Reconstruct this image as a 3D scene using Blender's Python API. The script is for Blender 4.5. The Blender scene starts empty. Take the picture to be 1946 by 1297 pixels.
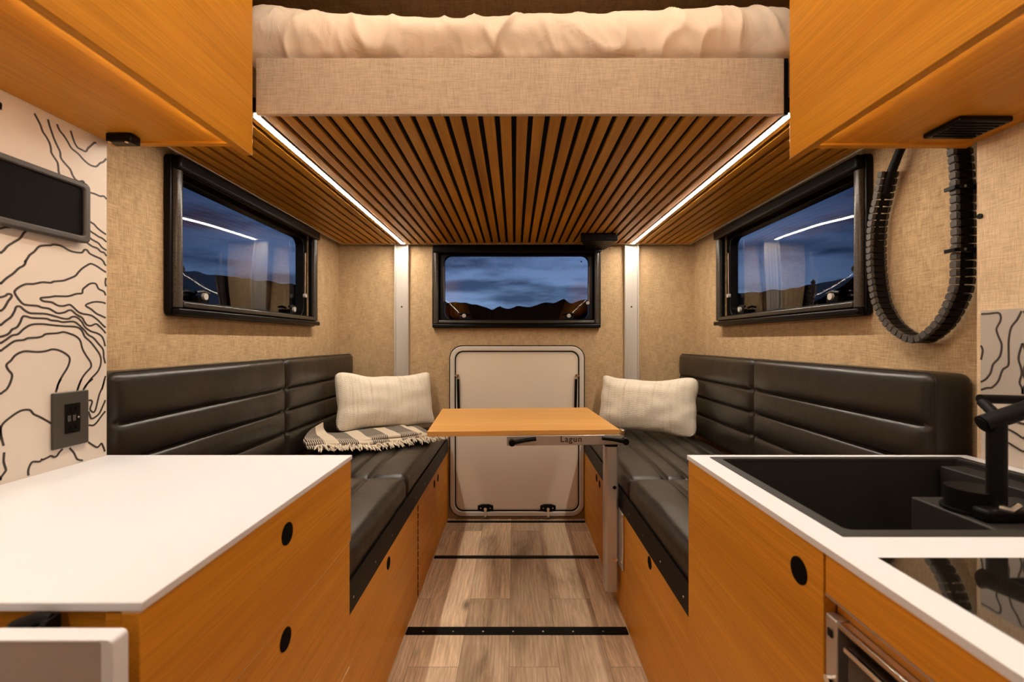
import bpy, bmesh, math, random
from mathutils import Vector, Matrix, noise
random.seed(7)
sc = bpy.context.scene
COL = sc.collection

# ------------------------------------------------------------------ camera
cd = bpy.data.cameras.new('camera'); cam = bpy.data.objects.new('camera', cd); COL.objects.link(cam)
cam.location = (0, 0, 1.15); cam.rotation_euler = (math.pi/2, 0, 0)
cd.sensor_width = 36; cd.lens = 16.0; cd.clip_start = 0.02; cd.clip_end = 2000
cd.shift_x = -5/1946.0; cd.shift_y = 0.0
cd.dof.use_dof = True; cd.dof.focus_distance = 2.2; cd.dof.aperture_fstop = 4.5
sc.camera = cam

# ------------------------------------------------------------------ view + world
vs = sc.view_settings
vs.view_transform = 'Standard'; vs.look = 'None'; vs.gamma = 1; vs.use_curve_mapping = False
vs.exposure = 2.22
w = bpy.data.worlds.new('dusk_sky'); sc.world = w; w.use_nodes = True
nt = w.node_tree; N = nt.nodes; K = nt.links
N.clear()
out = N.new('ShaderNodeOutputWorld'); bg = N.new('ShaderNodeBackground'); K.new(bg.outputs[0], out.inputs[0])
tc = N.new('ShaderNodeTexCoord'); sep = N.new('ShaderNodeSeparateXYZ'); K.new(tc.outputs['Generated'], sep.inputs[0])
grad = N.new('ShaderNodeValToRGB'); K.new(sep.outputs[2], grad.inputs[0])
e = grad.color_ramp.elements
e[0].position = 0.0; e[0].color = (0.16, 0.25, 0.39, 1); e[1].position = 0.45; e[1].color = (0.028, 0.055, 0.15, 1)
m_ = grad.color_ramp.elements.new(0.16); m_.color = (0.095, 0.155, 0.29, 1)
mp = N.new('ShaderNodeMapping'); mp.inputs['Scale'].default_value = (1.6, 1.6, 9.0); K.new(tc.outputs['Generated'], mp.inputs[0])
nz = N.new('ShaderNodeTexNoise'); nz.inputs['Scale'].default_value = 2.6; nz.inputs['Detail'].default_value = 5; nz.inputs['Roughness'].default_value = .55
K.new(mp.outputs[0], nz.inputs['Vector'])
cr = N.new('ShaderNodeValToRGB'); K.new(nz.outputs[0], cr.inputs[0])
cr.color_ramp.elements[0].position = .43; cr.color_ramp.elements[0].color = (1, 1, 1, 1)
cr.color_ramp.elements[1].position = .60; cr.color_ramp.elements[1].color = (0.26, 0.29, 0.33, 1)
mx = N.new('ShaderNodeMix'); mx.data_type = 'RGBA'; mx.blend_type = 'MULTIPLY'; mx.inputs[0].default_value = 1
K.new(grad.outputs[0], mx.inputs[6]); K.new(cr.outputs[0], mx.inputs[7]); azf = N.new('ShaderNodeValToRGB'); K.new(sep.outputs[1], azf.inputs[0])
azf.color_ramp.elements[0].position = .74; azf.color_ramp.elements[0].color = (.11, .125, .165, 1)
azf.color_ramp.elements[1].position = .97; azf.color_ramp.elements[1].color = (1, 1, 1, 1)
mx2 = N.new('ShaderNodeMix'); mx2.data_type = 'RGBA'; mx2.blend_type = 'MULTIPLY'; mx2.inputs[0].default_value = 1
K.new(mx.outputs[2], mx2.inputs[6]); K.new(azf.outputs[0], mx2.inputs[7]); K.new(mx2.outputs[2], bg.inputs[0])
bg.inputs[1].default_value = 0.36

# ------------------------------------------------------------------ material helpers
def new_mat(name):
    m = bpy.data.materials.new(name); m.use_nodes = True
    return m, m.node_tree.nodes, m.node_tree.links, m.node_tree.nodes['Principled BSDF']

def plain(name, col, rough=.5, metal=0.0, spec=.5, bump=0.0, bscale=300, coat=0.0):
    m, n, l, b = new_mat(name)
    b.inputs['Base Color'].default_value = (*col, 1); b.inputs['Roughness'].default_value = rough
    b.inputs['Metallic'].default_value = metal; b.inputs['Specular IOR Level'].default_value = spec
    b.inputs['Coat Weight'].default_value = coat
    t = n.new('ShaderNodeTexCoord'); z = n.new('ShaderNodeTexNoise'); z.inputs['Scale'].default_value = bscale; z.inputs['Detail'].default_value = 3
    l.new(t.outputs['Object'], z.inputs['Vector'])
    if bump:
        bp = n.new('ShaderNodeBump'); bp.inputs['Strength'].default_value = bump; bp.inputs['Distance'].default_value = .002
        l.new(z.outputs[0], bp.inputs['Height']); l.new(bp.outputs[0], b.inputs['Normal'])
    else:
        mr = n.new('ShaderNodeMapRange'); mr.inputs[3].default_value = max(0, rough-.04); mr.inputs[4].default_value = min(1, rough+.04)
        l.new(z.outputs[0], mr.inputs[0]); l.new(mr.outputs[0], b.inputs['Roughness'])
    return m

def scaled(n, l, src, s):
    mp = n.new('ShaderNodeMapping'); mp.inputs['Scale'].default_value = s
    l.new(src, mp.inputs[0]); return mp.outputs[0]
def noise_n(n, l, vec, scale=1, detail=4, rough=.6, dist=0.0):
    z = n.new('ShaderNodeTexNoise'); z.inputs['Scale'].default_value = scale; z.inputs['Detail'].default_value = detail
    z.inputs['Roughness'].default_value = rough; z.inputs['Distortion'].default_value = dist
    l.new(vec, z.inputs['Vector']); return z.outputs[0]
def ramp(n, l, fac, stops):
    r = n.new('ShaderNodeValToRGB'); l.new(fac, r.inputs[0]); es = r.color_ramp.elements
    es[0].position, es[0].color = stops[0][0], (*stops[0][1], 1)
    es[1].position, es[1].color = stops[-1][0], (*stops[-1][1], 1)
    for p, c in stops[1:-1]:
        q = es.new(p); q.color = (*c, 1)
    return r.outputs[0]
def mixc(n, l, fac, a, b, mode='MIX'):
    m = n.new('ShaderNodeMix'); m.data_type = 'RGBA'; m.blend_type = mode
    if isinstance(fac, float): m.inputs[0].default_value = fac
    else: l.new(fac, m.inputs[0])
    for i, v in ((6, a), (7, b)):
        if isinstance(v, tuple): m.inputs[i].default_value = (*v, 1)
        else: l.new(v, m.inputs[i])
    return m.outputs[2]
def math_n(n, l, op, a, b=None, c=None):
    m = n.new('ShaderNodeMath'); m.operation = op
    for i, v in enumerate((a, b, c)):
        if v is None: continue
        if isinstance(v, (int, float)): m.inputs[i].default_value = v
        else: l.new(v, m.inputs[i])
    return m.outputs[0]

def wood(name, lo, hi, axis='Y', fine=1.0, rough=.42, contrast=.35, skew=0.0):
    """straight grained oak laminate, grain along axis"""
    m, n, l, b = new_mat(name); t = n.new('ShaderNodeTexCoord')
    def sc_(c, a): return tuple(a if ax == axis else c for ax in 'XYZ')
    n1 = noise_n(n, l, scaled(n, l, t.outputs['Object'], sc_(9*fine, .8)), 1, 3, .55, .6)
    n2 = noise_n(n, l, scaled(n, l, t.outputs['Object'], sc_(170*fine, 3.5)), 1, 4, .7)
    mid = tuple((a+c)/2 for a, c in zip(lo, hi))
    c1 = ramp(n, l, n1, [(.32, lo), (.5, mid), (.68, hi)])
    c2 = ramp(n, l, n2, [(.30, (1-contrast,)*3), (.62, (1, 1, 1))])
    l.new(mixc(n, l, 1.0, c1, c2, 'MULTIPLY'), b.inputs['Base Color'])
    b.inputs['Roughness'].default_value = rough; b.inputs['Specular IOR Level'].default_value = .22
    bp = n.new('ShaderNodeBump'); bp.inputs['Strength'].default_value = .08; bp.inputs['Distance'].default_value = .001
    l.new(n2, bp.inputs['Height']); l.new(bp.outputs[0], b.inputs['Normal'])
    return m

def linen(name, ua, va, lo, hi):
    """woven wall cloth in the plane of axes ua, va"""
    m, n, l, b = new_mat(name); t = n.new('ShaderNodeTexCoord')
    def s(**k): return tuple(k.get(ax, 1.0) for ax in 'XYZ')
    v1 = noise_n(n, l, scaled(n, l, t.outputs['Object'], s(**{ua: 420, va: 26})), 1, 3, .7)
    v2 = noise_n(n, l, scaled(n, l, t.outputs['Object'], s(**{ua: 22, va: 420})), 1, 3, .7)
    v3 = noise_n(n, l, scaled(n, l, t.outputs['Object'], s(**{ua: 22, va: 9})), 1, 4, .6)
    a = math_n(n, l, 'ADD', v1, v2); a = math_n(n, l, 'MULTIPLY_ADD', v3, .35, a); a = math_n(n, l, 'MULTIPLY', a, .4255)
    l.new(ramp(n, l, a, [(.40, lo), (.58, hi)]), b.inputs['Base Color'])
    b.inputs['Roughness'].default_value = .75; b.inputs['Specular IOR Level'].default_value = .25
    bp = n.new('ShaderNodeBump'); bp.inputs['Strength'].default_value = .2; bp.inputs['Distance'].default_value = .001
    l.new(a, bp.inputs['Height']); l.new(bp.outputs[0], b.inputs['Normal'])
    return m

LIN_LO, LIN_HI = (.33, .215, .112), (.60, .425, .235)
LINEN_YZ = linen('beige_linen_side', 'Y', 'Z', LIN_LO, LIN_HI)
LINEN_PALE = linen('pale_linen_panel', 'Y', 'Z', (.50, .365, .225), (.76, .585, .38))
LINEN_XZ = linen('beige_linen_end', 'X', 'Z', LIN_LO, LIN_HI)
LINEN_BED = linen('beige_linen_fascia', 'X', 'Z', (.40, .305, .205), (.58, .455, .325))
LINEN_XY = linen('beige_linen_ceiling', 'X', 'Y', LIN_LO, LIN_HI)
OAK = wood('oak_laminate', (.62, .245, .016), (.74, .315, .026), 'Y', fine=1.5, contrast=.28)
OAK_X = wood('oak_laminate_cross', (.62, .245, .016), (.74, .315, .026), 'X', fine=1.5, contrast=.28)
OAK_TABLE = wood('oak_table', (.64, .31, .075), (.74, .38, .105), 'X', contrast=.18)
SLAT = wood('oak_slats', (.41, .165, .010), (.62, .285, .020), 'Y', fine=1.6, contrast=.3)
WHITE = plain('white_solid_surface', (.74, .755, .79), .38)
WALLPRINT = plain('printed_wall_panel', (.66, .585, .50), .5)
INK = plain('printed_line', (.035, .025, .02), .55)
BLACKP = plain('black_plastic', (.0022, .0018, .0014), .34, spec=.16)
BLACKM = plain('black_matte_metal', (.0018, .0015, .0012), .5, spec=.18)
BLACKR = plain('black_rail_metal', (.0012, .0012, .0012), .45, spec=.15)
VOID = plain('black_recess', (.0010, .0009, .0008), .8, spec=.1)
CHAINM = plain('grey_black_nylon', (.060, .051, .041), .6, bump=.3, bscale=500)
ALU = plain('brushed_aluminium', (.58, .54, .50), .34, metal=.75)
ALUP = plain('pale_anodised_rail', (.58, .53, .47), .42, metal=.3)
CHROME = plain('polished_steel', (.75, .72, .68), .16, metal=1)
GREYP = plain('grey_bezel', (.050, .044, .038), .5)
BUTTON = plain('pale_grey_button', (.42, .38, .34), .5)
HATCHW = plain('white_hatch_skin', (.76, .655, .53), .42)
HATCHF = plain('white_hatch_frame', (.60, .54, .47), .35)
SINKM = plain('black_composite', (.012, .0095, .007), .6, bump=.2, bscale=700)
GREYW = plain('taupe_leaf_face', (.40, .335, .30), .6)  # even taupe for the leaf face, darker than its white edge
DARKG = plain('dark_oven_glass', (.028, .018, .010), .10)
GLASSB = plain('black_hob_glass', (.010, .008, .006), .03, coat=1.0)
SPEAK = plain('black_speaker_cloth', (.0018, .0015, .0012), .8, spec=.15, bump=.6, bscale=900)
MTN = plain('dark_mountain_rock', (.004, .005, .008), 1, spec=0)
TREE = plain('dark_conifer', (.006, .008, .007), 1, spec=0)
GROUND = plain('dark_ground', (.02, .02, .02), 1, spec=0)

def leather():
    m, n, l, b = new_mat('black_leather'); t = n.new('ShaderNodeTexCoord')
    b.inputs['Base Color'].default_value = (.019, .0145, .0100, 1)
    z = noise_n(n, l, t.outputs['Object'], 420, 3, .6)
    z2 = noise_n(n, l, t.outputs['Object'], 7, 3, .5)
    l.new(math_n(n, l, 'MULTIPLY_ADD', z2, .16, .27), b.inputs['Roughness'])
    b.inputs['Specular IOR Level'].default_value = .45
    b1 = n.new('ShaderNodeBump'); b1.inputs['Strength'].default_value = .12; b1.inputs['Distance'].default_value = .001; l.new(z, b1.inputs['Height'])
    b2 = n.new('ShaderNodeBump'); b2.inputs['Strength'].default_value = .25; b2.inputs['Distance'].default_value = .02; l.new(z2, b2.inputs['Height']); l.new(b1.outputs[0], b2.inputs['Normal'])
    l.new(b2.outputs[0], b.inputs['Normal']); return m
LEATHER = leather()

def sheet_mat():
    m, n, l, b = new_mat('cream_cotton_sheet'); t = n.new('ShaderNodeTexCoord')
    b.inputs['Base Color'].default_value = (.80, .66, .51, 1); b.inputs['Roughness'].default_value = .85; b.inputs['Specular IOR Level'].default_value = .2
    z = noise_n(n, l, scaled(n, l, t.outputs['Object'], (14, 40, 4)), 1, 4, .55, 1.0)
    bp = n.new('ShaderNodeBump'); bp.inputs['Strength'].default_value = .35; bp.inputs['Distance'].default_value = .012
    l.new(z, bp.inputs['Height']); l.new(bp.outputs[0], b.inputs['Normal']); return m
SHEET = sheet_mat()

def knit_mat():
    m, n, l, b = new_mat('cream_knit'); t = n.new('ShaderNodeTexCoord')
    sx = n.new('ShaderNodeSeparateXYZ'); l.new(t.outputs['Object'], sx.inputs[0])
    # vertical ribs of varying width, crossed by small horizontal stitches
    r1 = noise_n(n, l, scaled(n, l, t.outputs['Object'], (75, 4, 4)), 1, 2, .5)
    st = n.new('ShaderNodeTexNoise'); st.inputs['Scale'].default_value = 1; st.inputs['Detail'].default_value = 1
    l.new(scaled(n, l, t.outputs['Object'], (120, 120, 330)), st.inputs['Vector'])
    sw = math_n(n, l, 'SINE', math_n(n, l, 'MULTIPLY', sx.outputs[2], 1000.0))
    h = math_n(n, l, 'MULTIPLY_ADD', sw, .22, math_n(n, l, 'MULTIPLY', st.outputs[0], 1.0)); h = math_n(n, l, 'MULTIPLY_ADD', r1, 1.6, h)
    col = ramp(n, l, math_n(n, l, 'MULTIPLY', h, .5), [(.25, (.50, .40, .28)), (.60, (.80, .71, .58))])
    l.new(col, b.inputs['Base Color']); b.inputs['Roughness'].default_value = .9; b.inputs['Specular IOR Level'].default_value = .15
    bp = n.new('ShaderNodeBump'); bp.inputs['Strength'].default_value = .7; bp.inputs['Distance'].default_value = .003
    l.new(h, bp.inputs['Height']); l.new(bp.outputs[0], b.inputs['Normal']); return m
KNIT = knit_mat()
FRINGE = plain('cream_fringe_yarn', (.72, .62, .48), .9, bump=.5, bscale=400)

def blanket_mat():
    m, n, l, b = new_mat('striped_throw'); t = n.new('ShaderNodeTexCoord')
    sx = n.new('ShaderNodeSeparateXYZ'); l.new(t.outputs['Object'], sx.inputs[0])
    u = sx.outputs[0]
    band = ramp(n, l, math_n(n, l, 'MULTIPLY_ADD', u, 1.5, .5), [(0, (0, 0, 0)), (1, (0, 0, 0))])
    cre, drk = (.66, .56, .43), (.075, .065, .060)
    # broad bands: repeat every 0.155 m
    ph = math_n(n, l, 'FRACT', math_n(n, l, 'MULTIPLY_ADD', u, 6.4, 10.25))
    inband = math_n(n, l, 'LESS_THAN', ph, .58)
    fine = math_n(n, l, 'GREATER_THAN', math_n(n, l, 'FRACT', math_n(n, l, 'MULTIPLY', u, 105.0)), .40)
    weft = math_n(n, l, 'GREATER_THAN', math_n(n, l, 'FRACT', math_n(n, l, 'MULTIPLY', sx.outputs[1], 260.0)), .35)
    near = math_n(n, l, 'LESS_THAN', sx.outputs[1], -.045)
    pat = math_n(n, l, 'ADD', math_n(n, l, 'MULTIPLY', near, fine), math_n(n, l, 'MULTIPLY', math_n(n, l, 'SUBTRACT', 1.0, near), math_n(n, l, 'MULTIPLY_ADD', weft, .45, .5)))
    f = math_n(n, l, 'MULTIPLY', inband, pat)
    l.new(mixc(n, l, f, cre, drk), b.inputs['Base Color']); b.inputs['Roughness'].default_value = .95; b.inputs['Specular IOR Level'].default_value = .1
    z = noise_n(n, l, t.outputs['Object'], 300, 2, .6); bp = n.new('ShaderNodeBump'); bp.inputs['Strength'].default_value = .5; bp.inputs['Distance'].default_value = .002
    l.new(z, bp.inputs['Height']); l.new(bp.outputs[0], b.inputs['Normal']); return m
THROW = blanket_mat()

def floor_mat():
    m, n, l, b = new_mat('oak_vinyl_planks'); t = n.new('ShaderNodeTexCoord')
    # planks run along Y: swap axes so brick rows run along Y
    sx = n.new('ShaderNodeSeparateXYZ'); l.new(t.outputs['Object'], sx.inputs[0])
    cb = n.new('ShaderNodeCombineXYZ'); l.new(sx.outputs[1], cb.inputs[0]); l.new(sx.outputs[0], cb.inputs[1])
    mp = n.new('ShaderNodeMapping'); mp.inputs['Location'].default_value = (.27, .02, 0); l.new(cb.outputs[0], mp.inputs[0])
    br = n.new('ShaderNodeTexBrick'); l.new(mp.outputs[0], br.inputs['Vector'])
    br.inputs['Scale'].default_value = 1; br.inputs['Brick Width'].default_value = 1.15; br.inputs['Row Height'].default_value = .178
    br.inputs['Mortar Size'].default_value = .0008; br.inputs['Mortar Smooth'].default_value = .3; br.inputs['Bias'].default_value = 0
    br.inputs['Color1'].default_value = (0, 0, 0, 1); br.inputs['Color2'].default_value = (1, 1, 1, 1); br.inputs['Mortar'].default_value = (.5, .5, .5, 1)
    br.offset = .37
    # per-plank offset of grain
    pv = n.new('ShaderNodeVectorMath'); pv.operation = 'MULTIPLY_ADD'; l.new(br.outputs['Color'], pv.inputs[0]); pv.inputs[1].default_value = (3.3, 17.0, 5.0); l.new(t.outputs['Object'], pv.inputs[2])
    warp = noise_n(n, l, scaled(n, l, pv.outputs[0], (7, 1.5, 1)), 1, 3, .5)
    wv = n.new('ShaderNodeTexWave'); wv.wave_type = 'BANDS'; wv.bands_direction = 'X'
    a2 = n.new('ShaderNodeVectorMath'); a2.operation = 'MULTIPLY_ADD'; l.new(warp, a2.inputs[0]); a2.inputs[1].default_value = (.16, 0, 0); l.new(pv.outputs[0], a2.inputs[2])
    l.new(a2.outputs[0], wv.inputs['Vector']); wv.inputs['Scale'].default_value = 15; wv.inputs['Distortion'].default_value = 2.0; wv.inputs['Detail'].default_value = 2; wv.inputs['Detail Scale'].default_value = 1.0
    fine = noise_n(n, l, scaled(n, l, pv.outputs[0], (190, 6, 1)), 1, 4, .7)
    blot = noise_n(n, l, scaled(n, l, pv.outputs[0], (6, 1.6, 1)), 1, 4, .6, .8)
    base = ramp(n, l, blot, [(.30, (.42, .295, .190)), (.46, (.70, .515, .345)), (.66, (.88, .68, .475))])
    base = mixc(n, l, 1.0, base, ramp(n, l, br.outputs['Color'], [(0, (.70, .69, .69)), (1, (1.06, 1.05, 1.03))]), 'MULTIPLY')
    base = mixc(n, l, 1.0, base, ramp(n, l, wv.outputs[1], [(.0, (.92, .91, .90)), (.80, (1, 1, 1)), (.97, (1.08, 1.08, 1.07))]), 'MULTIPLY')
    base = mixc(n, l, 1.0, base, ramp(n, l, fine, [(.32, (.66, .65, .64)), (.60, (1.0, 1.0, 1.0))]), 'MULTIPLY')
    # knots
    vo = n.new('ShaderNodeTexVoronoi'); vo.inputs['Scale'].default_value = 1.0; l.new(scaled(n, l, pv.outputs[0], (4.2, 1.9, 1)), vo.inputs['Vector'])
    base = mixc(n, l, ramp(n, l, vo.outputs['Distance'], [(.02, (.8, .8, .8)), (.11, (0, 0, 0))]), base, (.10, .07, .05))
    base = mixc(n, l, br.outputs['Fac'], base, (.10, .07, .05))
    l.new(base, b.inputs['Base Color']); b.inputs['Roughness'].default_value = .5; b.inputs['Specular IOR Level'].default_value = .35
    bp = n.new('ShaderNodeBump'); bp.inputs['Strength'].default_value = .15; bp.inputs['Distance'].default_value = .001; l.new(fine, bp.inputs['Height']); l.new(bp.outputs[0], b.inputs['Normal'])
    return m
FLOORM = floor_mat()

def emit(name, col, s):
    m = bpy.data.materials.new(name); m.use_nodes = True; n = m.node_tree.nodes; n.clear()
    e = n.new('ShaderNodeEmission'); e.inputs[0].default_value = (*col, 1); e.inputs[1].default_value = s
    o = n.new('ShaderNodeOutputMaterial'); m.node_tree.links.new(e.outputs[0], o.inputs[0]); return m
LEDM = emit('led_diffuser', (1, .88, .74), 33.0)
CEILM = emit('ceiling_lamp_diffuser', (1, .88, .73), 6.0)
CABLED = emit('cabinet_led_diffuser', (1, .88, .73), 11.0)

def glass_mat():
    m = bpy.data.materials.new('tinted_acrylic_pane'); m.use_nodes = True; n = m.node_tree.nodes; l = m.node_tree.links; n.clear()
    o = n.new('ShaderNodeOutputMaterial'); mxs = n.new('ShaderNodeMixShader'); tr = n.new('ShaderNodeBsdfTransparent'); gl = n.new('ShaderNodeBsdfGlossy')
    tr.inputs[0].default_value = (.86, .88, .92, 1); gl.inputs['Roughness'].default_value = .015; gl.inputs[0].default_value = (.9, .9, .9, 1)
    fr = n.new('ShaderNodeLayerWeight'); fr.inputs[0].default_value = .5; ff = math_n(n, l, 'POWER', fr.outputs['Facing'], 4.0)
    t = n.new('ShaderNodeTexCoord'); z = noise_n(n, l, t.outputs['Object'], 2.6, 1, .4)
    bp = n.new('ShaderNodeBump'); bp.inputs['Strength'].default_value = .12; bp.inputs['Distance'].default_value = .010; l.new(z, bp.inputs['Height'])
    l.new(bp.outputs[0], gl.inputs['Normal'])
    k = math_n(n, l, 'MULTIPLY_ADD', ff, .75, .10); l.new(k, mxs.inputs[0]); l.new(tr.outputs[0], mxs.inputs[1]); l.new(gl.outputs[0], mxs.inputs[2]); l.new(mxs.outputs[0], o.inputs[0])
    return m
PANE = glass_mat()

# ------------------------------------------------------------------ mesh helpers
def link(name, me, mat, parent=None, smooth=False, ang=40):
    o = bpy.data.objects.new(name, me); COL.objects.link(o)
    if mat: me.materials.append(mat)
    if smooth:
        me.shade_smooth()
        try: me.set_sharp_from_angle(angle=math.radians(ang))
        except Exception: pass
    if parent is not None:
        o.parent = parent; o.matrix_parent_inverse = Matrix.Translation(parent.location).inverted() if parent.type == 'EMPTY' and not any(parent.rotation_euler) else parent.matrix_basis.inverted()
    return o
def make(name, bm, mat, parent=None, smooth=False, ang=40, bevel=0.0, seg=2, mw=None):
    bmesh.ops.recalc_face_normals(bm, faces=bm.faces)
    me = bpy.data.meshes.new(name); bm.to_mesh(me); bm.free()
    o = link(name, me, mat, parent, smooth or bevel > 0, ang)
    if bevel:
        md = o.modifiers.new('bevel', 'BEVEL'); md.width = bevel; md.segments = seg; md.limit_method = 'ANGLE'; md.angle_limit = math.radians(50)
    return o
def box(bm, x0, x1, y0, y1, z0, z1, M=None):
    v = [Vector((x, y, z)) for x in (x0, x1) for y in (y0, y1) for z in (z0, z1)]
    if M is not None: v = [M @ p for p in v]
    b = [bm.verts.new(p) for p in v]
    for f in ((0, 1, 3, 2), (4, 6, 7, 5), (0, 4, 5, 1), (2, 3, 7, 6), (0, 2, 6, 4), (1, 5, 7, 3)):
        bm.faces.new([b[i] for i in f])
def B(*a, M=None):
    bm = bmesh.new()
    for t in a: box(bm, *t, M=M)
    return bm
def tube(bm, pts, r, n=8, M=None, closed=False, cap=True):
    pts = [Vector(p) for p in pts]; rings = []
    R = r if isinstance(r, (list, tuple)) else [r]*len(pts)
    prev = None
    for i, p in enumerate(pts):
        if closed: d = (pts[(i+1) % len(pts)]-pts[i-1])
        else: d = pts[min(i+1, len(pts)-1)]-pts[max(i-1, 0)]
        d = d.normalized() if d.length > 1e-9 else Vector((0, 0, 1))
        if prev is None:
            up = Vector((0, 0, 1)) if abs(d.z) < .9 else Vector((1, 0, 0)); a = d.cross(up).normalized()
        else: a = (prev-d*prev.dot(d)).normalized()
        prev = a; c = d.cross(a)
        ring = []
        for k in range(n):
            q = p+(a*math.cos(2*math.pi*k/n)+c*math.sin(2*math.pi*k/n))*R[i]
            ring.append(bm.verts.new(M @ q if M is not None else q))
        rings.append(ring)
    m = len(rings)
    for i in range(m if closed else m-1):
        a, b = rings[i], rings[(i+1) % m]
        for k in range(n): bm.faces.new((a[k], a[(k+1) % n], b[(k+1) % n], b[k]))
    if cap and not closed:
        bm.faces.new(rings[0][::-1]); bm.faces.new(rings[-1])
def cyl(bm, p0, p1, r, n=24, M=None, r2=None): tube(bm, [p0, p1], [r, r if r2 is None else r2], n, M)
def catmull(P, k=5, closed=False):
    P = [Vector(p) for p in P]; o = []; m = len(P)
    for i in range(m-(0 if closed else 1)):
        if closed: a, b, c, d = P[i-1], P[i], P[(i+1) % m], P[(i+2) % m]
        else: a, b, c, d = P[max(i-1, 0)], P[i], P[i+1], P[min(i+2, m-1)]
        for j in range(k):
            t = j/k
            o.append(.5*((2*b)+(c-a)*t+(2*a-5*b+4*c-d)*t*t+(3*b-a-3*c+d)*t**3))
    if not closed: o.append(P[-1])
    return o
def rloop(x0, x1, z0, z1, r, n=6):
    o = []
    for cx, cz, a0 in ((x1-r, z1-r, 0), (x0+r, z1-r, 90), (x0+r, z0+r, 180), (x1-r, z0+r, 270)):
        for i in range(n+1):
            a = math.radians(a0+90*i/n); o.append((cx+r*math.cos(a), cz+r*math.sin(a)))
    return o
def ring(bm, lo, li, w0, w1, F):
    """solid ring between two loops of equal count, F maps (u,v,w)->Vector"""
    n = len(lo); V = [[bm.verts.new(F(u, v, w)) for u, v in L] for L in (lo, li) for w in (w0, w1)]
    for a, b in ((0, 1), (1, 3), (3, 2), (2, 0)):
        for i in range(n):
            j = (i+1) % n; bm.faces.new((V[a][i], V[a][j], V[b][j], V[b][i]))
def slab(bm, L, w0, w1, F):
    n = len(L); a = [bm.verts.new(F(u, v, w0)) for u, v in L]; b = [bm.verts.new(F(u, v, w1)) for u, v in L]
    bm.faces.new(a[::-1]); bm.faces.new(b)
    for i in range(n): bm.faces.new((a[i], a[(i+1) % n], b[(i+1) % n], b[i]))
def roundbox(sx, sy, sz, r, nx, ny, nz, disp=None):
    """closed rounded box centred at origin"""
    bm = bmesh.new(); vm = {}
    def vert(i, j, k):
        key = (i, j, k)
        if key in vm: return vm[key]
        def co(a, n, s):
            return (-s/2+s*a/n)
        p = Vector((co(i, nx, sx), co(j, ny, sy), co(k, nz, sz)))
        q = Vector((max(-sx/2+r, min(sx/2-r, p.x)), max(-sy/2+r, min(sy/2-r, p.y)), max(-sz/2+r, min(sz/2-r, p.z))))
        d = p-q; nrm = d.normalized() if d.length > 1e-9 else Vector((0, 0, 0))
        p2 = q+nrm*r if d.length > 1e-9 else p
        if disp: p2 = disp(p2, nrm, p)
        vm[key] = bm.verts.new(p2); return vm[key]
    def face(f, a, b):
        for i in range(a):
            for j in range(b): bm.faces.new((f(i, j), f(i+1, j), f(i+1, j+1), f(i, j+1)))
    for kk in (0, nz): face(lambda i, j: vert(i, j, kk), nx, ny)
    for jj in (0, ny): face(lambda i, k: vert(i, jj, k), nx, nz)
    for ii in (0, nx): face(lambda j, k: vert(ii, j, k), ny, nz)
    return bm

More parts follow.
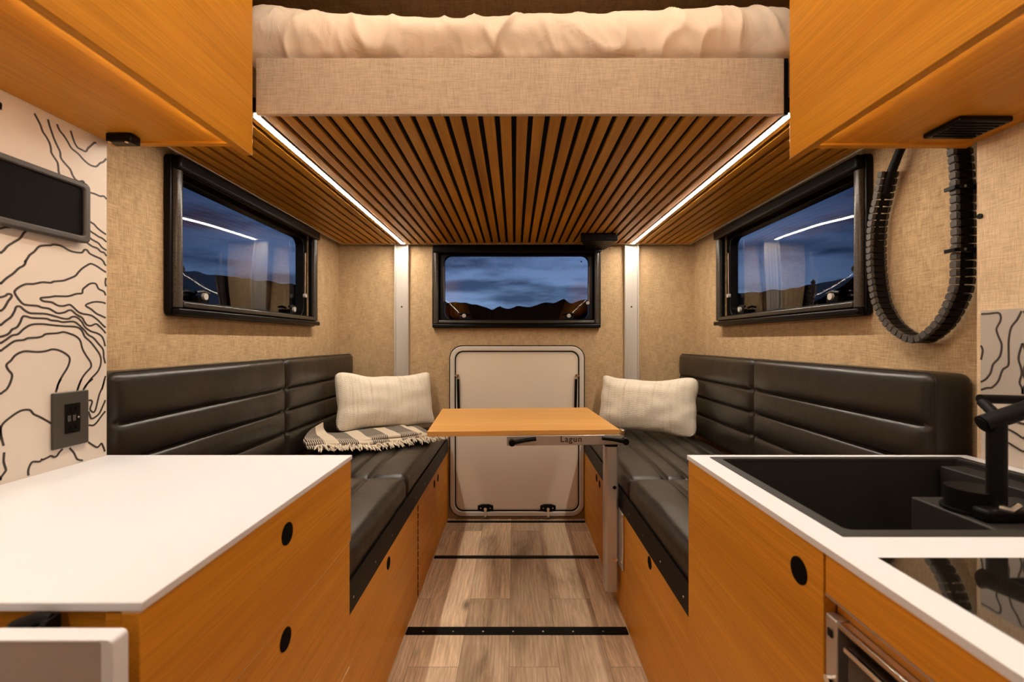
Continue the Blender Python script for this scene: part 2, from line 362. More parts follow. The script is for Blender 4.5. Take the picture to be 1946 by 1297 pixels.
# ------------------------------------------------------------------ scene-graph helpers
def thing(name, label, cat, loc, group=None, kind=None):
    o = bpy.data.objects.new(name, None); COL.objects.link(o); o.location = loc; o.empty_display_size = .05
    if label: o['label'] = label
    if cat: o['category'] = cat
    if group: o['group'] = group
    if kind: o['kind'] = kind
    return o
def tag(o, label, cat, group=None):
    o['label'] = label; o['category'] = cat
    if group: o['group'] = group
    return o
def struct(o, label=None, cat=None):
    o['kind'] = 'structure'
    if label: o['label'] = label
    if cat: o['category'] = cat
    return o
PRINT_LEFT = [[(0.886,1.615),(0.889,1.612),(0.889,1.607),(0.888,1.602)],[(0.951,1.626),(0.956,1.619),(0.963,1.608),(0.968,1.596),(0.976,1.587),(0.982,1.578),(0.985,1.568),(0.986,1.559),(0.992,1.551),(0.999,1.543),(1.001,1.534),(1.002,1.523),(1.006,1.512)],[(0.979,1.627),(0.982,1.616),(0.987,1.603),(0.992,1.591),(0.999,1.578),(1.005,1.568),(1.007,1.555),(1.017,1.546),(1.028,1.538),(1.033,1.528),(1.04,1.52),(1.049,1.518),(1.058,1.522),(1.063,1.515),(1.07,1.506)],[(1.06,1.521),(1.066,1.511),(1.075,1.502),(1.088,1.502),(1.102,1.501),(1.112,1.504),(1.121,1.498)],[(0.998,1.626),(1.004,1.615),(1.013,1.608),(1.022,1.598),(1.031,1.587),(1.047,1.581),(1.059,1.573),(1.073,1.567),(1.085,1.567),(1.093,1.57),(1.102,1.581),(1.111,1.588),(1.12,1.601)],[(1.029,1.626),(1.033,1.615),(1.038,1.603),(1.045,1.595),(1.055,1.594),(1.065,1.594),(1.071,1.604),(1.079,1.614),(1.087,1.624),(1.092,1.625)],[(1.061,1.443),(1.069,1.44),(1.077,1.432),(1.086,1.429),(1.095,1.422),(1.107,1.416),(1.118,1.412)],[(1.062,1.418),(1.07,1.415),(1.079,1.409),(1.088,1.406),(1.098,1.402),(1.108,1.4),(1.119,1.394)],[(1.062,1.401),(1.071,1.398),(1.079,1.392),(1.088,1.389),(1.098,1.386),(1.107,1.378),(1.119,1.373)],[(1.061,1.385),(1.07,1.38),(1.082,1.375),(1.095,1.373),(1.104,1.367),(1.113,1.366),(1.119,1.359)],[(0.888,1.369),(0.896,1.374),(0.906,1.377),(0.909,1.38)],[(0.888,1.321),(0.895,1.329),(0.901,1.338),(0.912,1.348),(0.924,1.359),(0.93,1.37),(0.935,1.376)],[(0.932,1.311),(0.937,1.319),(0.942,1.328),(0.951,1.337),(0.96,1.349),(0.971,1.354),(0.984,1.357),(0.99,1.36),(1.003,1.361),(1.013,1.359),(1.023,1.355),(1.036,1.353),(1.055,1.355),(1.062,1.363),(1.069,1.363),(1.075,1.357),(1.088,1.353),(1.105,1.349),(1.114,1.341)],[(0.888,1.261),(0.899,1.274),(0.911,1.285),(0.921,1.297),(0.931,1.305),(0.935,1.315)],[(1.111,1.341),(1.115,1.338),(1.118,1.335)],[(1.118,1.319),(1.106,1.324),(1.093,1.33),(1.078,1.333),(1.066,1.326),(1.056,1.318),(1.047,1.308),(1.04,1.299),(1.024,1.29),(1.011,1.284),(0.992,1.28),(0.984,1.276),(0.967,1.275),(0.949,1.269),(0.935,1.267),(0.923,1.26),(0.915,1.252),(0.914,1.246),(0.92,1.236),(0.929,1.226),(0.939,1.224),(0.957,1.224),(0.967,1.221),(0.98,1.22),(0.989,1.216),(1.0,1.211),(1.015,1.214),(1.024,1.219),(1.032,1.219),(1.042,1.211),(1.056,1.204),(1.062,1.195),(1.068,1.188),(1.078,1.186),(1.091,1.191),(1.101,1.185),(1.111,1.176),(1.117,1.169)],[(1.117,1.262),(1.112,1.271),(1.098,1.276),(1.091,1.287),(1.077,1.286),(1.066,1.278),(1.058,1.27),(1.056,1.261),(1.042,1.258),(1.024,1.251),(1.006,1.249),(0.994,1.248),(0.983,1.245),(0.964,1.241),(0.969,1.235),(0.987,1.234),(1.0,1.228),(1.013,1.228),(1.026,1.232),(1.035,1.227),(1.047,1.217),(1.059,1.213),(1.071,1.212),(1.083,1.209),(1.098,1.199),(1.109,1.189),(1.117,1.183)],[(1.117,1.242),(1.109,1.244),(1.091,1.244),(1.076,1.24),(1.065,1.233),(1.078,1.226),(1.092,1.216),(1.103,1.212),(1.117,1.207)],[(1.118,1.305),(1.116,1.294),(1.118,1.284)],[(0.888,1.235),(0.897,1.239),(0.901,1.243),(0.907,1.243),(0.908,1.238),(0.902,1.229),(0.895,1.215),(0.888,1.208)],[(0.888,1.18),(0.897,1.189),(0.907,1.198),(0.913,1.209),(0.917,1.219),(0.924,1.22),(0.931,1.214),(0.942,1.208),(0.957,1.208),(0.975,1.208),(0.994,1.204),(1.011,1.2),(1.024,1.2),(1.033,1.205),(1.044,1.204),(1.055,1.195),(1.063,1.183),(1.078,1.173),(1.096,1.168),(1.109,1.158),(1.116,1.137)],[(0.888,1.158),(0.899,1.162),(0.905,1.167),(0.909,1.173),(0.918,1.178),(0.924,1.188),(0.929,1.2),(0.938,1.2),(0.947,1.198),(0.975,1.198),(0.985,1.195),(1.0,1.194),(1.011,1.192),(1.035,1.194),(1.047,1.188),(1.061,1.176),(1.071,1.165),(1.085,1.157),(1.098,1.143),(1.11,1.129),(1.112,1.11),(1.116,1.095)],[(0.888,1.145),(0.899,1.153),(0.909,1.161),(0.92,1.164),(0.931,1.175),(0.946,1.184),(0.967,1.186),(0.981,1.185),(0.994,1.184),(1.015,1.183),(1.042,1.182),(1.055,1.175),(1.063,1.16),(1.076,1.149),(1.089,1.134),(1.102,1.115),(1.104,1.096),(1.096,1.077),(1.078,1.06),(1.061,1.039),(1.056,1.03)],[(0.888,1.13),(0.899,1.139),(0.914,1.15),(0.93,1.152),(0.939,1.156),(0.956,1.157),(0.967,1.16),(0.975,1.165),(0.998,1.167),(1.013,1.17),(1.028,1.166),(1.039,1.162),(1.051,1.152),(1.057,1.132),(1.066,1.116),(1.077,1.1),(1.078,1.088),(1.066,1.076),(1.055,1.062),(1.047,1.043),(1.043,1.032)],[(0.899,1.054),(0.905,1.065),(0.909,1.082),(0.902,1.093),(0.899,1.103),(0.907,1.111),(0.916,1.122),(0.932,1.129),(0.955,1.127),(0.973,1.128),(0.989,1.132),(1.006,1.128),(1.022,1.118),(1.027,1.108),(1.022,1.091),(1.011,1.074),(1.002,1.058),(0.998,1.044)],[(0.899,1.054),(0.893,1.05),(0.888,1.046)],[(1.007,1.066),(1.0,1.053),(0.996,1.038)],[(1.055,1.062),(1.05,1.052),(1.045,1.039)],[(1.083,1.06),(1.069,1.05),(1.06,1.038)],[(1.117,1.064),(1.112,1.05),(1.107,1.032)],[(1.114,1.057),(1.109,1.039),(1.1,1.021),(1.095,1.003),(1.09,0.986),(1.085,0.98),(1.079,0.984),(1.076,0.99),(1.081,1.003),(1.079,1.009),(1.072,1.01)],[(1.116,1.005),(1.107,0.987),(1.099,0.974),(1.087,0.967),(1.079,0.966),(1.075,0.975),(1.072,0.984)],[(1.116,0.978),(1.104,0.966),(1.094,0.955),(1.084,0.949),(1.072,0.952)],[(1.071,0.912),(1.082,0.903),(1.095,0.894),(1.105,0.901),(1.109,0.895),(1.115,0.879)],[(1.026,0.909),(1.036,0.896),(1.04,0.887),(1.045,0.878),(1.058,0.872)],[(1.011,0.91),(1.004,0.905),(0.998,0.898),(0.992,0.897),(0.985,0.901),(0.977,0.899),(0.967,0.897)],[(0.967,0.9),(0.962,0.895),(0.949,0.898),(0.944,0.895),(0.94,0.886),(0.939,0.878),(0.94,0.872)],[(0.989,0.969),(0.964,0.988),(0.95,0.997),(0.942,1.007),(0.925,1.008),(0.906,0.998),(0.891,0.985),(0.889,0.969),(0.894,0.944)],[(0.895,0.931),(0.894,0.914),(0.896,0.904),(0.898,0.895),(0.894,0.889),(0.89,0.884),(0.888,0.878)]]
PRINT_RIGHT = [[(1.09,1.206),(1.084,1.214),(1.069,1.214),(1.047,1.215),(1.041,1.207),(1.042,1.195),(1.05,1.178),(1.046,1.161),(1.039,1.142),(1.041,1.12),(1.047,1.108),(1.058,1.095),(1.063,1.076),(1.074,1.06),(1.088,1.051)],[(1.09,1.146),(1.081,1.13),(1.084,1.11),(1.088,1.094)],[(1.088,1.032),(1.071,1.04),(1.06,1.042),(1.046,1.058),(1.037,1.084),(1.025,1.095),(1.024,1.117),(1.024,1.15),(1.019,1.18),(1.007,1.197),(0.998,1.216)],[(0.996,1.145),(1.001,1.129),(1.004,1.11),(0.999,1.091),(0.998,1.076),(1.002,1.059),(0.997,1.046),(0.995,1.034)],[(1.028,0.976),(1.012,0.972),(0.996,0.969)],[(1.039,0.954),(1.021,0.95),(1.007,0.944),(0.996,0.937)],[(1.039,0.921),(1.026,0.921),(1.012,0.915),(0.996,0.908)]]
CHAIN = [(1.378,1.653),(1.396,1.59),(1.414,1.531),(1.421,1.467),(1.421,1.396),(1.414,1.33),(1.402,1.273),(1.38,1.231),(1.351,1.195),(1.31,1.167),(1.273,1.154),(1.242,1.161),(1.203,1.19),(1.18,1.22),(1.16,1.26),(1.149,1.296),(1.147,1.349),(1.145,1.405),(1.147,1.488),(1.149,1.57),(1.156,1.643),(1.159,1.683)]
# ================================================================== THE SETTING
XL, XR, YB, YF, ZC = -1.142, 1.166, 2.95, -1.3, 2.45
struct(make('floor', B((XL-.05, XR+.05, YF, YB+.05, -.04, 0)), FLOORM), 'grey-brown wood-look plank floor down the aisle', 'floor')
struct(make('ceiling', B((XL-.05, XR+.05, YF, YB+.05, ZC, ZC+.04)), LINEN_XY), 'beige fabric ceiling above the bed', 'ceiling')
WZ0, WZ1, WV = 1.232, 1.765, .045
def holed(name, axis, c0, c1, a0, a1, h0, h1, mat, label):
    z0, z1 = WZ0+.03, WZ1-.03
    parts = [(a0, h0, 0, ZC), (h1, a1, 0, ZC), (h0, h1, 0, z0), (h0, h1, z1, ZC)]
    bm = bmesh.new()
    for p, q, z_0, z_1 in parts:
        if axis == 'X': box(bm, c0, c1, p, q, z_0, z_1)
        else: box(bm, p, q, c0, c1, z_0, z_1)
    return struct(make(name, bm, mat), label, 'wall')
holed('wall_left', 'X', XL-.05, XL, YF, YB, 2.02-.51, 2.02+.51, LINEN_YZ, 'beige woven fabric side wall above the striped throw')
holed('wall_right', 'X', XR, XR+.05, YF, YB, 2.02-.51, 2.02+.51, LINEN_YZ, 'beige woven fabric side wall behind the cable chain')
holed('wall_back', 'Y', YB, YB+.05, XL-.05, XR+.05, .012-.51, .012+.51, LINEN_XZ, 'beige woven fabric end wall around the white hatch')
struct(make('wall_front', B((XL-.05, XR+.05, YF-.05, YF, 0, ZC)), plain('dark_partition', (.06, .045, .035), .7)), 'dark partition wall opposite the hatch', 'wall')
# printed galley panels
PLX = -1.004
wl = tag(make('printed_wall_panel', B((XL+.0005, PLX, YF, 1.12, 0.0005, ZC-.0005)), WALLPRINT), 'cream wall panel printed with black contour lines', 'wall panel')
PRX = 1.114
tag(make('woven_wall_panel', B((PRX+.002, XR-.0005, YF, 1.098, 0.0005, ZC-.0005)), LINEN_PALE), 'pale woven wall panel behind the sink', 'wall panel')
struct(make('trim_1', B((1.128, XR, 1.0985, 1.112, 0, ZC), (1.145, XR, 1.112, 1.122, 0, ZC)), plain('beige_corner_trim', (.50, .38, .25), .5), bevel=.002), 'beige vertical corner trim beside the right backrest', 'trim')

def ribbons(polys, X, sgn, wdt, yclip):
    bm = bmesh.new()
    for pl in polys:
        P = catmull([(y, z, 0) for y, z in pl], 4)
        P = [p for p in P if yclip[0] <= p.x <= yclip[1]]
        if len(P) < 2: continue
        rows = []
        for i, p in enumerate(P):
            d = (P[min(i+1, len(P)-1)]-P[max(i-1, 0)])
            if d.length < 1e-6: continue
            d.normalize(); nn = Vector((-d.y, d.x, 0))*wdt/2
            rows.append([bm.verts.new((X+sgn*h, (p+s*nn).x, (p+s*nn).y)) for s, h in ((-1, 0), (-1, .0006), (1, .0006), (1, 0))])
        for a, b in zip(rows[:-1], rows[1:]):
            for k in range(3): bm.faces.new((a[k], a[k+1], b[k+1], b[k]))
    return bm
ym = 1.004*865.33/978
allL = PRINT_LEFT+[[(2*ym-y, z) for y, z in pl] for pl in PRINT_LEFT]
make('printed_contours', ribbons(allL, PLX, 1, .0042, (.5, 1.1199)), INK, wl)
# backsplash on the right
bs = thing('backsplash', 'grey-beige backsplash panel with dark contour lines behind the tap', 'backsplash', (PRX, .6, .87))
make('upper_panel', B((PRX-.002, PRX+.0018, -.4, 1.086, 1.015, 1.222)), plain('grey_print_panel', (.42, .375, .325), .45), bs)
make('lower_panel', B((PRX-.001, PRX+.0018, -.4, 1.086, .8695, 1.013)), plain('cream_print_panel', (.58, .51, .43), .5), bs)
ym = PRX*865.33/968
allR = PRINT_RIGHT+[[(2*ym-y, z) for y, z in pl] for pl in PRINT_RIGHT]
per = 2*(1.086-ym)
allR = [[(y-k*per, z) for y, z in pl] for k in range(5) for pl in allR]
make('printed_contours', ribbons(allR, PRX-.0022, -1, .0040, (.3, 1.0858)), INK, bs)
make('seam_strip', B((PRX-.004, PRX, -.4, 1.086, 1.0125, 1.0165)), BLACKP, bs)

# aluminium joint strips in the floor
for i, (y0, y1) in enumerate(((1.778, 1.822), (2.403, 2.428), (2.878, 2.898))):
    bm = B((-.427, .446, y0, y1, 0, .006))
    s = struct(make('trim_%d' % (i+2), bm, BLACKR, bevel=.0015), 'black metal joint strip across the floor', 'trim')
    if i == 0:
        for k in range(7):
            c = bmesh.new(); cyl(c, (-.36+k*.118, 1.790, .006), (-.36+k*.118, 1.790, .0072), .004, 10); make('screw', c, CHROME, s)

# ---------------------------------------------------------------- windows
def window(idx, M, label):
    root = thing('window_%d' % idx, label, 'window', M @ Vector((0, 0, 0)), kind='structure')
    F = lambda u, v, w: M @ Vector((u, w, v))
    H = WZ1-WZ0
    # flange frame with a rounded tube along its inner edge
    bm = bmesh.new(); ring(bm, rloop(-.5425, .5425, 0, H, .018), rloop(-.500, .500, .055, H-.02, .004), -.0005, .024, F)
    make('frame', bm, BLACKP, root, bevel=.006, seg=3)
    for s in (-1, 1):
        bm = bmesh.new(); tube(bm, [(s*.517, .026, .03), (s*.517, .026, H-.03)], .0165, 14, M); make('side_guide', bm, plain('satin_black_guide', (.045, .035, .025), .28), root, smooth=True)
    bm = bmesh.new(); box(bm, -.538, .538, .0242, .050, .004, .026, M); make('bottom_rail', bm, BLACKP, root, bevel=.006, seg=3)
    bm = bmesh.new(); box(bm, -.50, .50, .0242, .040, .030, .050, M); make('blind_pull_bar', bm, plain('satin_black_bar', (.035, .028, .02), .25), root, bevel=.005, seg=3)
    bm = bmesh.new(); box(bm, -.538, .538, .0242, .052, H-.052, H-.004, M); make('blind_cassette', bm, BLACKP, root, bevel=.01, seg=3)
    bm = bmesh.new(); ring(bm, rloop(-.5095, .5095, .0305, H-.0305, .003), rloop(-.470, .470, .060, H-.058, .045), -.058, -.012, F)
    make('sash', bm, BLACKP, root, bevel=.003)
    # bulged pane
    bm = bmesh.new(); nx, nz = 28, 14
    g = [[bm.verts.new(F(-.4705+.941*i/nx, -.030-.012*(1-((2*i/nx)-1)**4)*(1-((2*k/nz)-1)**4), 0) if False else
          F(-.4705+.941*i/nx, .060+(H-.118)*k/nz, -.036-.006*(1-((2*i/nx)-1)**2)*(1-((2*k/nz)-1)**2))) for k in range(nz+1)] for i in range(nx+1)]
    for i in range(nx):
        for k in range(nz): bm.faces.new((g[i][k], g[i+1][k], g[i+1][k+1], g[i][k+1]))
    make('pane', bm, PANE, root, smooth=True, ang=80)
    for s in (-1, 1):
        bm = bmesh.new()
        box(bm, s*.34-.030, s*.34+.030, -.028, -.006, .062, .082, M)
        tube(bm, [(s*.34-.034, -.010, .094), (s*.34, -.008, .100), (s*.34+.034, -.010, .094)], .006, 8, M)
        la = make('latch', bm, BLACKP, root, smooth=True)
        bm = bmesh.new(); cyl(bm, (s*.34, -.006, .082), (s*.34, .004, .082), .0125, 20, M); make('latch_button', bm, BUTTON, la, smooth=True)
        bm = bmesh.new(); tube(bm, [(s*.468, -.004, .16), (s*.470, -.004, .20), (s*.472, -.004, .40)], [.005, .0045, .0045], 8, M)
        st = make('stay_arm', bm, plain('bronze_stay', (.20, .13, .09), .3, metal=.8), root, smooth=True)
        bm = bmesh.new(); cyl(bm, (s*.462, -.008, .165), (s*.462, .006, .165), .011, 16, M)
        make('stay_knob', bm, BUTTON if s > 0 else BLACKP, st, smooth=True)
    bm = bmesh.new(); cyl(bm, (.425, -.034, H-.095), (.425, -.030, H-.095), .005, 14, M); make('vent_plug', bm, BLACKP, root)
    return root
def frame_at(x, y, z, rot):  # local u along wall, w (second axis) towards the room
    return Matrix.Translation((x, y, z)) @ Matrix.Rotation(rot, 4, 'Z')
def wmat(o, U, W):
    U = Vector(U); W = Vector(W); Z = Vector((0, 0, 1)); m = Matrix.Identity(4)
    for i in range(3): m[i][0] = U[i]; m[i][1] = W[i]; m[i][2] = Z[i]; m[i][3] = o[i]
    return m
window(1, wmat((XL, 2.02, WZ0), (0, 1, 0), (1, 0, 0)), 'black framed side window above the bench with the striped throw')
window(2, wmat((.012, YB, WZ0), (1, 0, 0), (0, -1, 0)), 'black framed window in the end wall with clouds outside')
window(3, wmat((XR, 2.02, WZ0), (0, 1, 0), (-1, 0, 0)), 'black framed side window next to the cable chain')

# ---------------------------------------------------------------- hatch in the end wall
d = thing('door_1', 'white cargo hatch with rounded corners in the end wall', 'hatch', (.015, YB, .018), kind='structure')
F = lambda u, v, w: Vector((u, YB-w, v))
hx0, hx1, hz0, hz1 = -.416, .447, .020, 1.116
bm = bmesh.new(); ring(bm, rloop(hx0-.006, hx1+.006, hz0-.006, hz1+.006, .085, 10), rloop(hx0+.01, hx1-.01, hz0+.01, hz1-.01, .072, 10), .0, .010, F); make('seal', bm, BLACKP, d)
bm = bmesh.new(); ring(bm, rloop(hx0, hx1, hz0, hz1, .08, 10), rloop(hx0+.030, hx1-.030, hz0+.030, hz1-.030, .055, 10), .0, .022, F); make('hatch_frame', bm, HATCHF, d, bevel=.006, seg=3)
bm = bmesh.new(); ring(bm, rloop(hx0+.030, hx1-.030, hz0+.030, hz1-.030, .055, 10), rloop(hx0+.036, hx1-.036, hz0+.036, hz1-.036, .05, 10), .0, .012, F); make('inner_gasket', bm, BLACKP, d)
bm = bmesh.new(); slab(bm, rloop(hx0+.036, hx1-.036, hz0+.036, hz1-.036, .05, 10), .0, .009, F); pn = make('hatch_panel', bm, HATCHW, d, bevel=.004)
bm = bmesh.new(); ring(bm, rloop(hx0+.046, hx1-.046, hz0+.046, hz1-.046, .045, 10), rloop(hx0+.049, hx1-.049, hz0+.049, hz1-.049, .043, 10), .009, .0105, F); make('panel_bead', bm, HATCHF, pn)
for s, x in ((-1, hx0+.052), (1, hx1-.052)):
    bm = bmesh.new(); tube(bm, [(x, YB-.024, .905), (x+s*-.006, YB-.024, .60)], .0085, 10); g = make('gas_strut', bm, BLACKP, d, smooth=True)
    bm = bmesh.new(); tube(bm, [(x, YB-.024, .915), (x, YB-.024, .935)], .006, 10); cyl(bm, (x+s*.012, YB-.009, .928), (x+s*.012, YB-.034, .928), .007, 12); box(bm, x-.006, x+.014 if s > 0 else x+.006, YB-.028, YB-.022, .920, .935); make('ball_joint', bm, CHROME, g, smooth=True)
for x in (-.188, .215):
    bm = bmesh.new(); slab(bm, [(x+a*.05, .073+b*.024) for a, b in ((-1, -.6), (-.45, -1), (.45, -1), (1, -.6), (1, .6), (.45, 1), (-.45, 1), (-1, .6))], .0095, .020, F); lt = make('hatch_latch', bm, BLACKP, d, bevel=.002)
    bm = bmesh.new(); cyl(bm, (x, YB-.020, .070), (x, YB-.032, .070), .010, 14); box(bm, x-.007, x+.007, YB-.034, YB-.025, .010, .072); make('latch_tongue', bm, CHROME, lt, smooth=True)
    for s in (-1, 1):
        bm = bmesh.new(); cyl(bm, (x+s*.03, YB-.020, .073), (x+s*.03, YB-.0215, .073), .0035, 10); make('screw', bm, CHROME, lt)

# ================================================================== LIFT RAILS
for x0, x1, lab in ((-.772, -.680, 'pale aluminium lift rail behind the pillow on the throw'), (.705, .797, 'pale aluminium lift rail behind the pillow near the table leg')):
    t = thing('lift_rail', lab, 'rail', ((x0+x1)/2, YB, 0), 'bed lift rails')
    bm = B((x0+.003, x1-.003, YB-.022, YB, 0, ZC-.01)); make('rail_body', bm, ALUP, t, bevel=.002)
    for xa in (x0, x1-.010):
        bm = B((xa, xa+.010, YB-.040, YB-.0002, .0, ZC-.01)); make('rail_flange', bm, ALUP, t, bevel=.003)
    for k in range(4):
        bm = B((x0+.022+k*.016, x0+.026+k*.016, YB-.0245, YB-.022, .0, ZC-.01)); make('rail_rib', bm, ALUP, t)
    bm = bmesh.new(); cyl(bm, ((x0+x1)/2, YB-.022, 1.37), ((x0+x1)/2, YB-.0255, 1.37), .006, 12); make('rail_bolt', bm, GREYP, t)

# ================================================================== BED
bed = thing('lift_bed', 'raised bed platform with beige fascia and slatted oak underside', 'bed', (.01, 2.05, 1.766))
BX0, BX1, BY0, BY1, BZ = -1.10, 1.115, 1.232, 2.885, 1.766
make('platform', B((BX0, BX1, BY0+.012, BY1, BZ+.010, BZ+.05)), VOID, bed)
bm = bmesh.new(); pitch = .0463; c0 = -.002
k = -24
slat_list = []
while True:
    a = c0+k*pitch+.00725; b_ = c0+(k+1)*pitch-.00725
    k += 1
    if b_ < BX0+.01: continue
    if a > BX1-.01: break
    a = max(a, BX0+.006); b_ = min(b_, BX1-.006)
    slat_list.append((a, b_))
cut = []
for a, b_ in slat_list:
    for x in (-.706, .746):
        if a < x+.011 and b_ > x-.011:
            if a < x-.015: cut.append((a, x-.011))
            a = x+.011
    if b_-a > .004: cut.append((a, b_))
for a, b_ in cut: box(bm, a, b_, BY0+.013, BY1-.006, BZ, BZ+.012)
make('slatted_underside', bm, SLAT, bed, bevel=.0012)
make('fascia', B((-.701, .730, BY0, BY0+.012, BZ-.002, BZ+.151)), LINEN_BED, bed, bevel=.002)
make('side_rail', B((BX0, BX0+.006, BY0+.013, BY1, BZ-.003, BZ+.05)), ALUP, bed)
make('side_rail', B((BX1-.006, BX1, BY0+.013, BY1, BZ-.003, BZ+.05)), ALUP, bed)
make('end_rail', B((BX0+.006, BX1-.006, BY1-.006, BY1, BZ-.003, BZ+.05)), plain('beige_edge_trim', (.45, .33, .2), .5), bed)
make('gap_shade_strip', B((.7305, .742, BY0+.002, BY0+.03, BZ-.002, BZ+.151)), VOID, bed)  # black strip standing in for the shade in the gap beside the fascia

# mattress with a wrinkled fitted sheet
def mattress():
    bm = bmesh.new(); NX = 420; x0, x1 = -.730, .758; prof = []
    zb = BZ+.1515-.0; H = .170
    # profile in (y, z) from front bottom, round to top, to the back
    for i in range(8): prof.append((0, .0+H*.42*i/8, 0))
    for i in range(13):
        a = math.pi/2*i/12; prof.append((.055-.055*math.cos(a), H*.42+H*.58*math.sin(a), 1))
    for i in range(1, 22): prof.append((.055+1.50*i/21, H, 2))
    rows = []
    for ix in range(NX+1):
        x = x0+(x1-x0)*ix/NX; row = []
        t = ix/NX
        top = .0 + .020*math.exp(-((t-.0)/.10)**2) - .014*math.exp(-((t-.36)/.2)**2) + .018*math.exp(-((t-.92)/.22)**2) - .012*math.exp(-((t-.65)/.04)**2)
        for (py, pz, s) in prof:
            hh = pz/H
            bul = .030*math.sin(math.pi*min(1, hh*1.0))*(1 if s < 2 else 0)
            q = x+ .35*(hh-.5)*(.18 if t > .5 else -.12)
            n1 = 1-abs(noise.noise(Vector((q*8.5, hh*1.1, 3.1))))*2.2
            n2 = 1-abs(noise.noise(Vector((q*21+hh*1.3, hh*1.6, 9.7))))*2.0
            n3 = noise.noise(Vector((x*5, hh*3, 1.7)))
            wr = max(0, n1)**3*.011+max(0, n2)**2*.0045+n3*.008
            # the deep tuck near the middle
            tk = abs(x-(-.055+(hh-.2)*(.09 if x > -.055 else -.10)))
            wr += .012*math.exp(-(tk/.010)**2)*min(1, hh*2+.2)
            if hh < .12: wr *= hh/.12; bul *= hh/.12
            if s == 2: row.append((x, BY0+.006+py+0, zb+pz+top+wr*.5-bul*0))
            else:
                f = math.cos(math.pi/2*max(0, (hh-.42)/.58))
                row.append((x, BY0+.030+py-bul-wr*f*.9, zb+pz+top*hh+wr*(1-f)*.6))
        rows.append([bm.verts.new(p) for p in row])
    for a, b_ in zip(rows[:-1], rows[1:]):
        for j in range(len(prof)-1): bm.faces.new((a[j], b_[j], b_[j+1], a[j+1]))
    # close bottom, ends, back
    base0 = [bm.verts.new((r[0].co.x, BY1-.1, zb)) for r in rows]
    for i in range(NX):
        bm.faces.new((rows[i][0], base0[i], base0[i+1], rows[i+1][0]))
        bm.faces.new((rows[i][-1], rows[i+1][-1], base0[i+1], base0[i]))
    bm.faces.new(rows[0][::-1]+[base0[0]]); bm.faces.new(rows[-1]+[base0[-1]])
    return bm
make('bed_deck', B((-.70, .73, BY0+.0125, BY1-.05, BZ+.05, BZ+.1505)), VOID, bed)
tag(make('mattress', mattress(), SHEET, smooth=True, ang=80), 'mattress under a rumpled cream sheet on the raised bed', 'mattress')

# LED strips
for x, lab in ((-.706, 'glowing LED strip under the bed on the striped throw side'), (.746, 'glowing LED strip under the bed on the cable chain side')):
    t = thing('led_strip', lab, 'light strip', (x, 2.05, BZ), 'LED strips under the bed')
    make('diffuser', B((x-.0080, x+.0080, 1.246, 2.874, BZ-.0035, BZ+.001)), LEDM, t)
    make('channel', B((x-.0105, x-.0082, 1.246, 2.876, BZ-.0025, BZ+.008), (x+.0082, x+.0105, 1.246, 2.876, BZ-.0025, BZ+.008), (x-.0105, x+.0105, 1.246, 2.876, BZ+.0082, BZ+.0098)), ALU, t)

# black bracket under the bed
bm = bmesh.new()
v = [(.375, 2.59, 1.7655), (.590, 2.59, 1.7655), (.590, 2.59, 1.722), (.375, 2.59, 1.722), (.455, 2.865, 1.7655), (.565, 2.865, 1.7655), (.565, 2.865, 1.722), (.455, 2.865, 1.722)]
vv = [bm.verts.new(p) for p in v]
for f in ((0, 1, 2, 3), (4, 5, 6, 7), (0, 1, 5, 4), (3, 2, 6, 7), (0, 3, 7, 4), (1, 2, 6, 5)): bm.faces.new([vv[i] for i in f])
lb = thing('latch_box', 'black tapered box fixed under the bed above the end window', 'bracket', (.48, 2.7, 1.7655))
make('housing', bm, BLACKM, lb, bevel=.006)
bm = bmesh.new(); cyl(bm, (.52, 2.83, 1.722), (.52, 2.83, 1.708), .022, 20); make('boss', bm, BLACKM, lb, smooth=True)
bm = bmesh.new(); cyl(bm, (.577, 2.588, 1.757), (.577, 2.582, 1.757), .004, 10); make('screw', bm, CHROME, lb)

# ================================================================== UPPER CABINETS
def upper(side, X0, X1, door0, door1, yend, zbot, zdoor, label):
    t = thing('wall_cabinet', label, 'cabinet', ((X0+X1)/2, .3, zbot), 'upper oak cabinets')
    body = make('cabinet_body', B((X0, X1, YF+.02, yend, zbot, ZC-.002)), OAK, t, bevel=.0015)
    make('end_rail', B((X0+.004, X1-.004, yend-.020, yend-.001, zbot-.0055, zbot-.0002)), OAK_X, body)
    d0 = make('door', B((door0, door1, .16, yend+.001, zdoor, ZC-.004)), OAK, t, bevel=.0012)
    make('door', B((door0, door1, YF+.02, .157, zdoor, ZC-.004)), OAK, t, bevel=.0012)
    return t
upper('L', PLX+.0005, -.6760, -.6755, -.6550, 1.137, 1.641, 1.614, 'oak wall cabinet above the wall speaker')
upper('R', .6995, PRX+.001, .6780, .6990, 1.122, 1.630, 1.599, 'oak wall cabinet above the sink with a square vent beneath')
for x, z, ye, lab in ((-.6890, 1.641, 1.10, 'slim light bar hidden behind the lip of the cabinet above the speaker'), (.7195, 1.630, 1.08, 'slim light bar hidden behind the lip of the cabinet above the sink')):
    t = thing('cabinet_light_bar', lab, 'light strip', (x, .3, z), 'light bars under the cabinets')
    make('diffuser', B((x-.009, x+.009, -.9, ye, z-.0080, z-.0062)), CABLED, t)
    make('channel', B((x-.010, x+.010, -.9, ye+.001, z-.0060, z-.0003)), ALU, t)
t = thing('cabinet_latch', 'small black latch box under the cabinet above the speaker', 'latch', (-.93, 1.08, 1.635))
make('housing', B((-.962, -.902, 1.068, 1.100, 1.619, 1.6405)), BLACKP, t, bevel=.004)
for x in (-.952, -.912):
    bm = bmesh.new(); cyl(bm, (x, 1.070, 1.619), (x, 1.070, 1.617), .004, 10); make('screw', bm, CHROME, t)
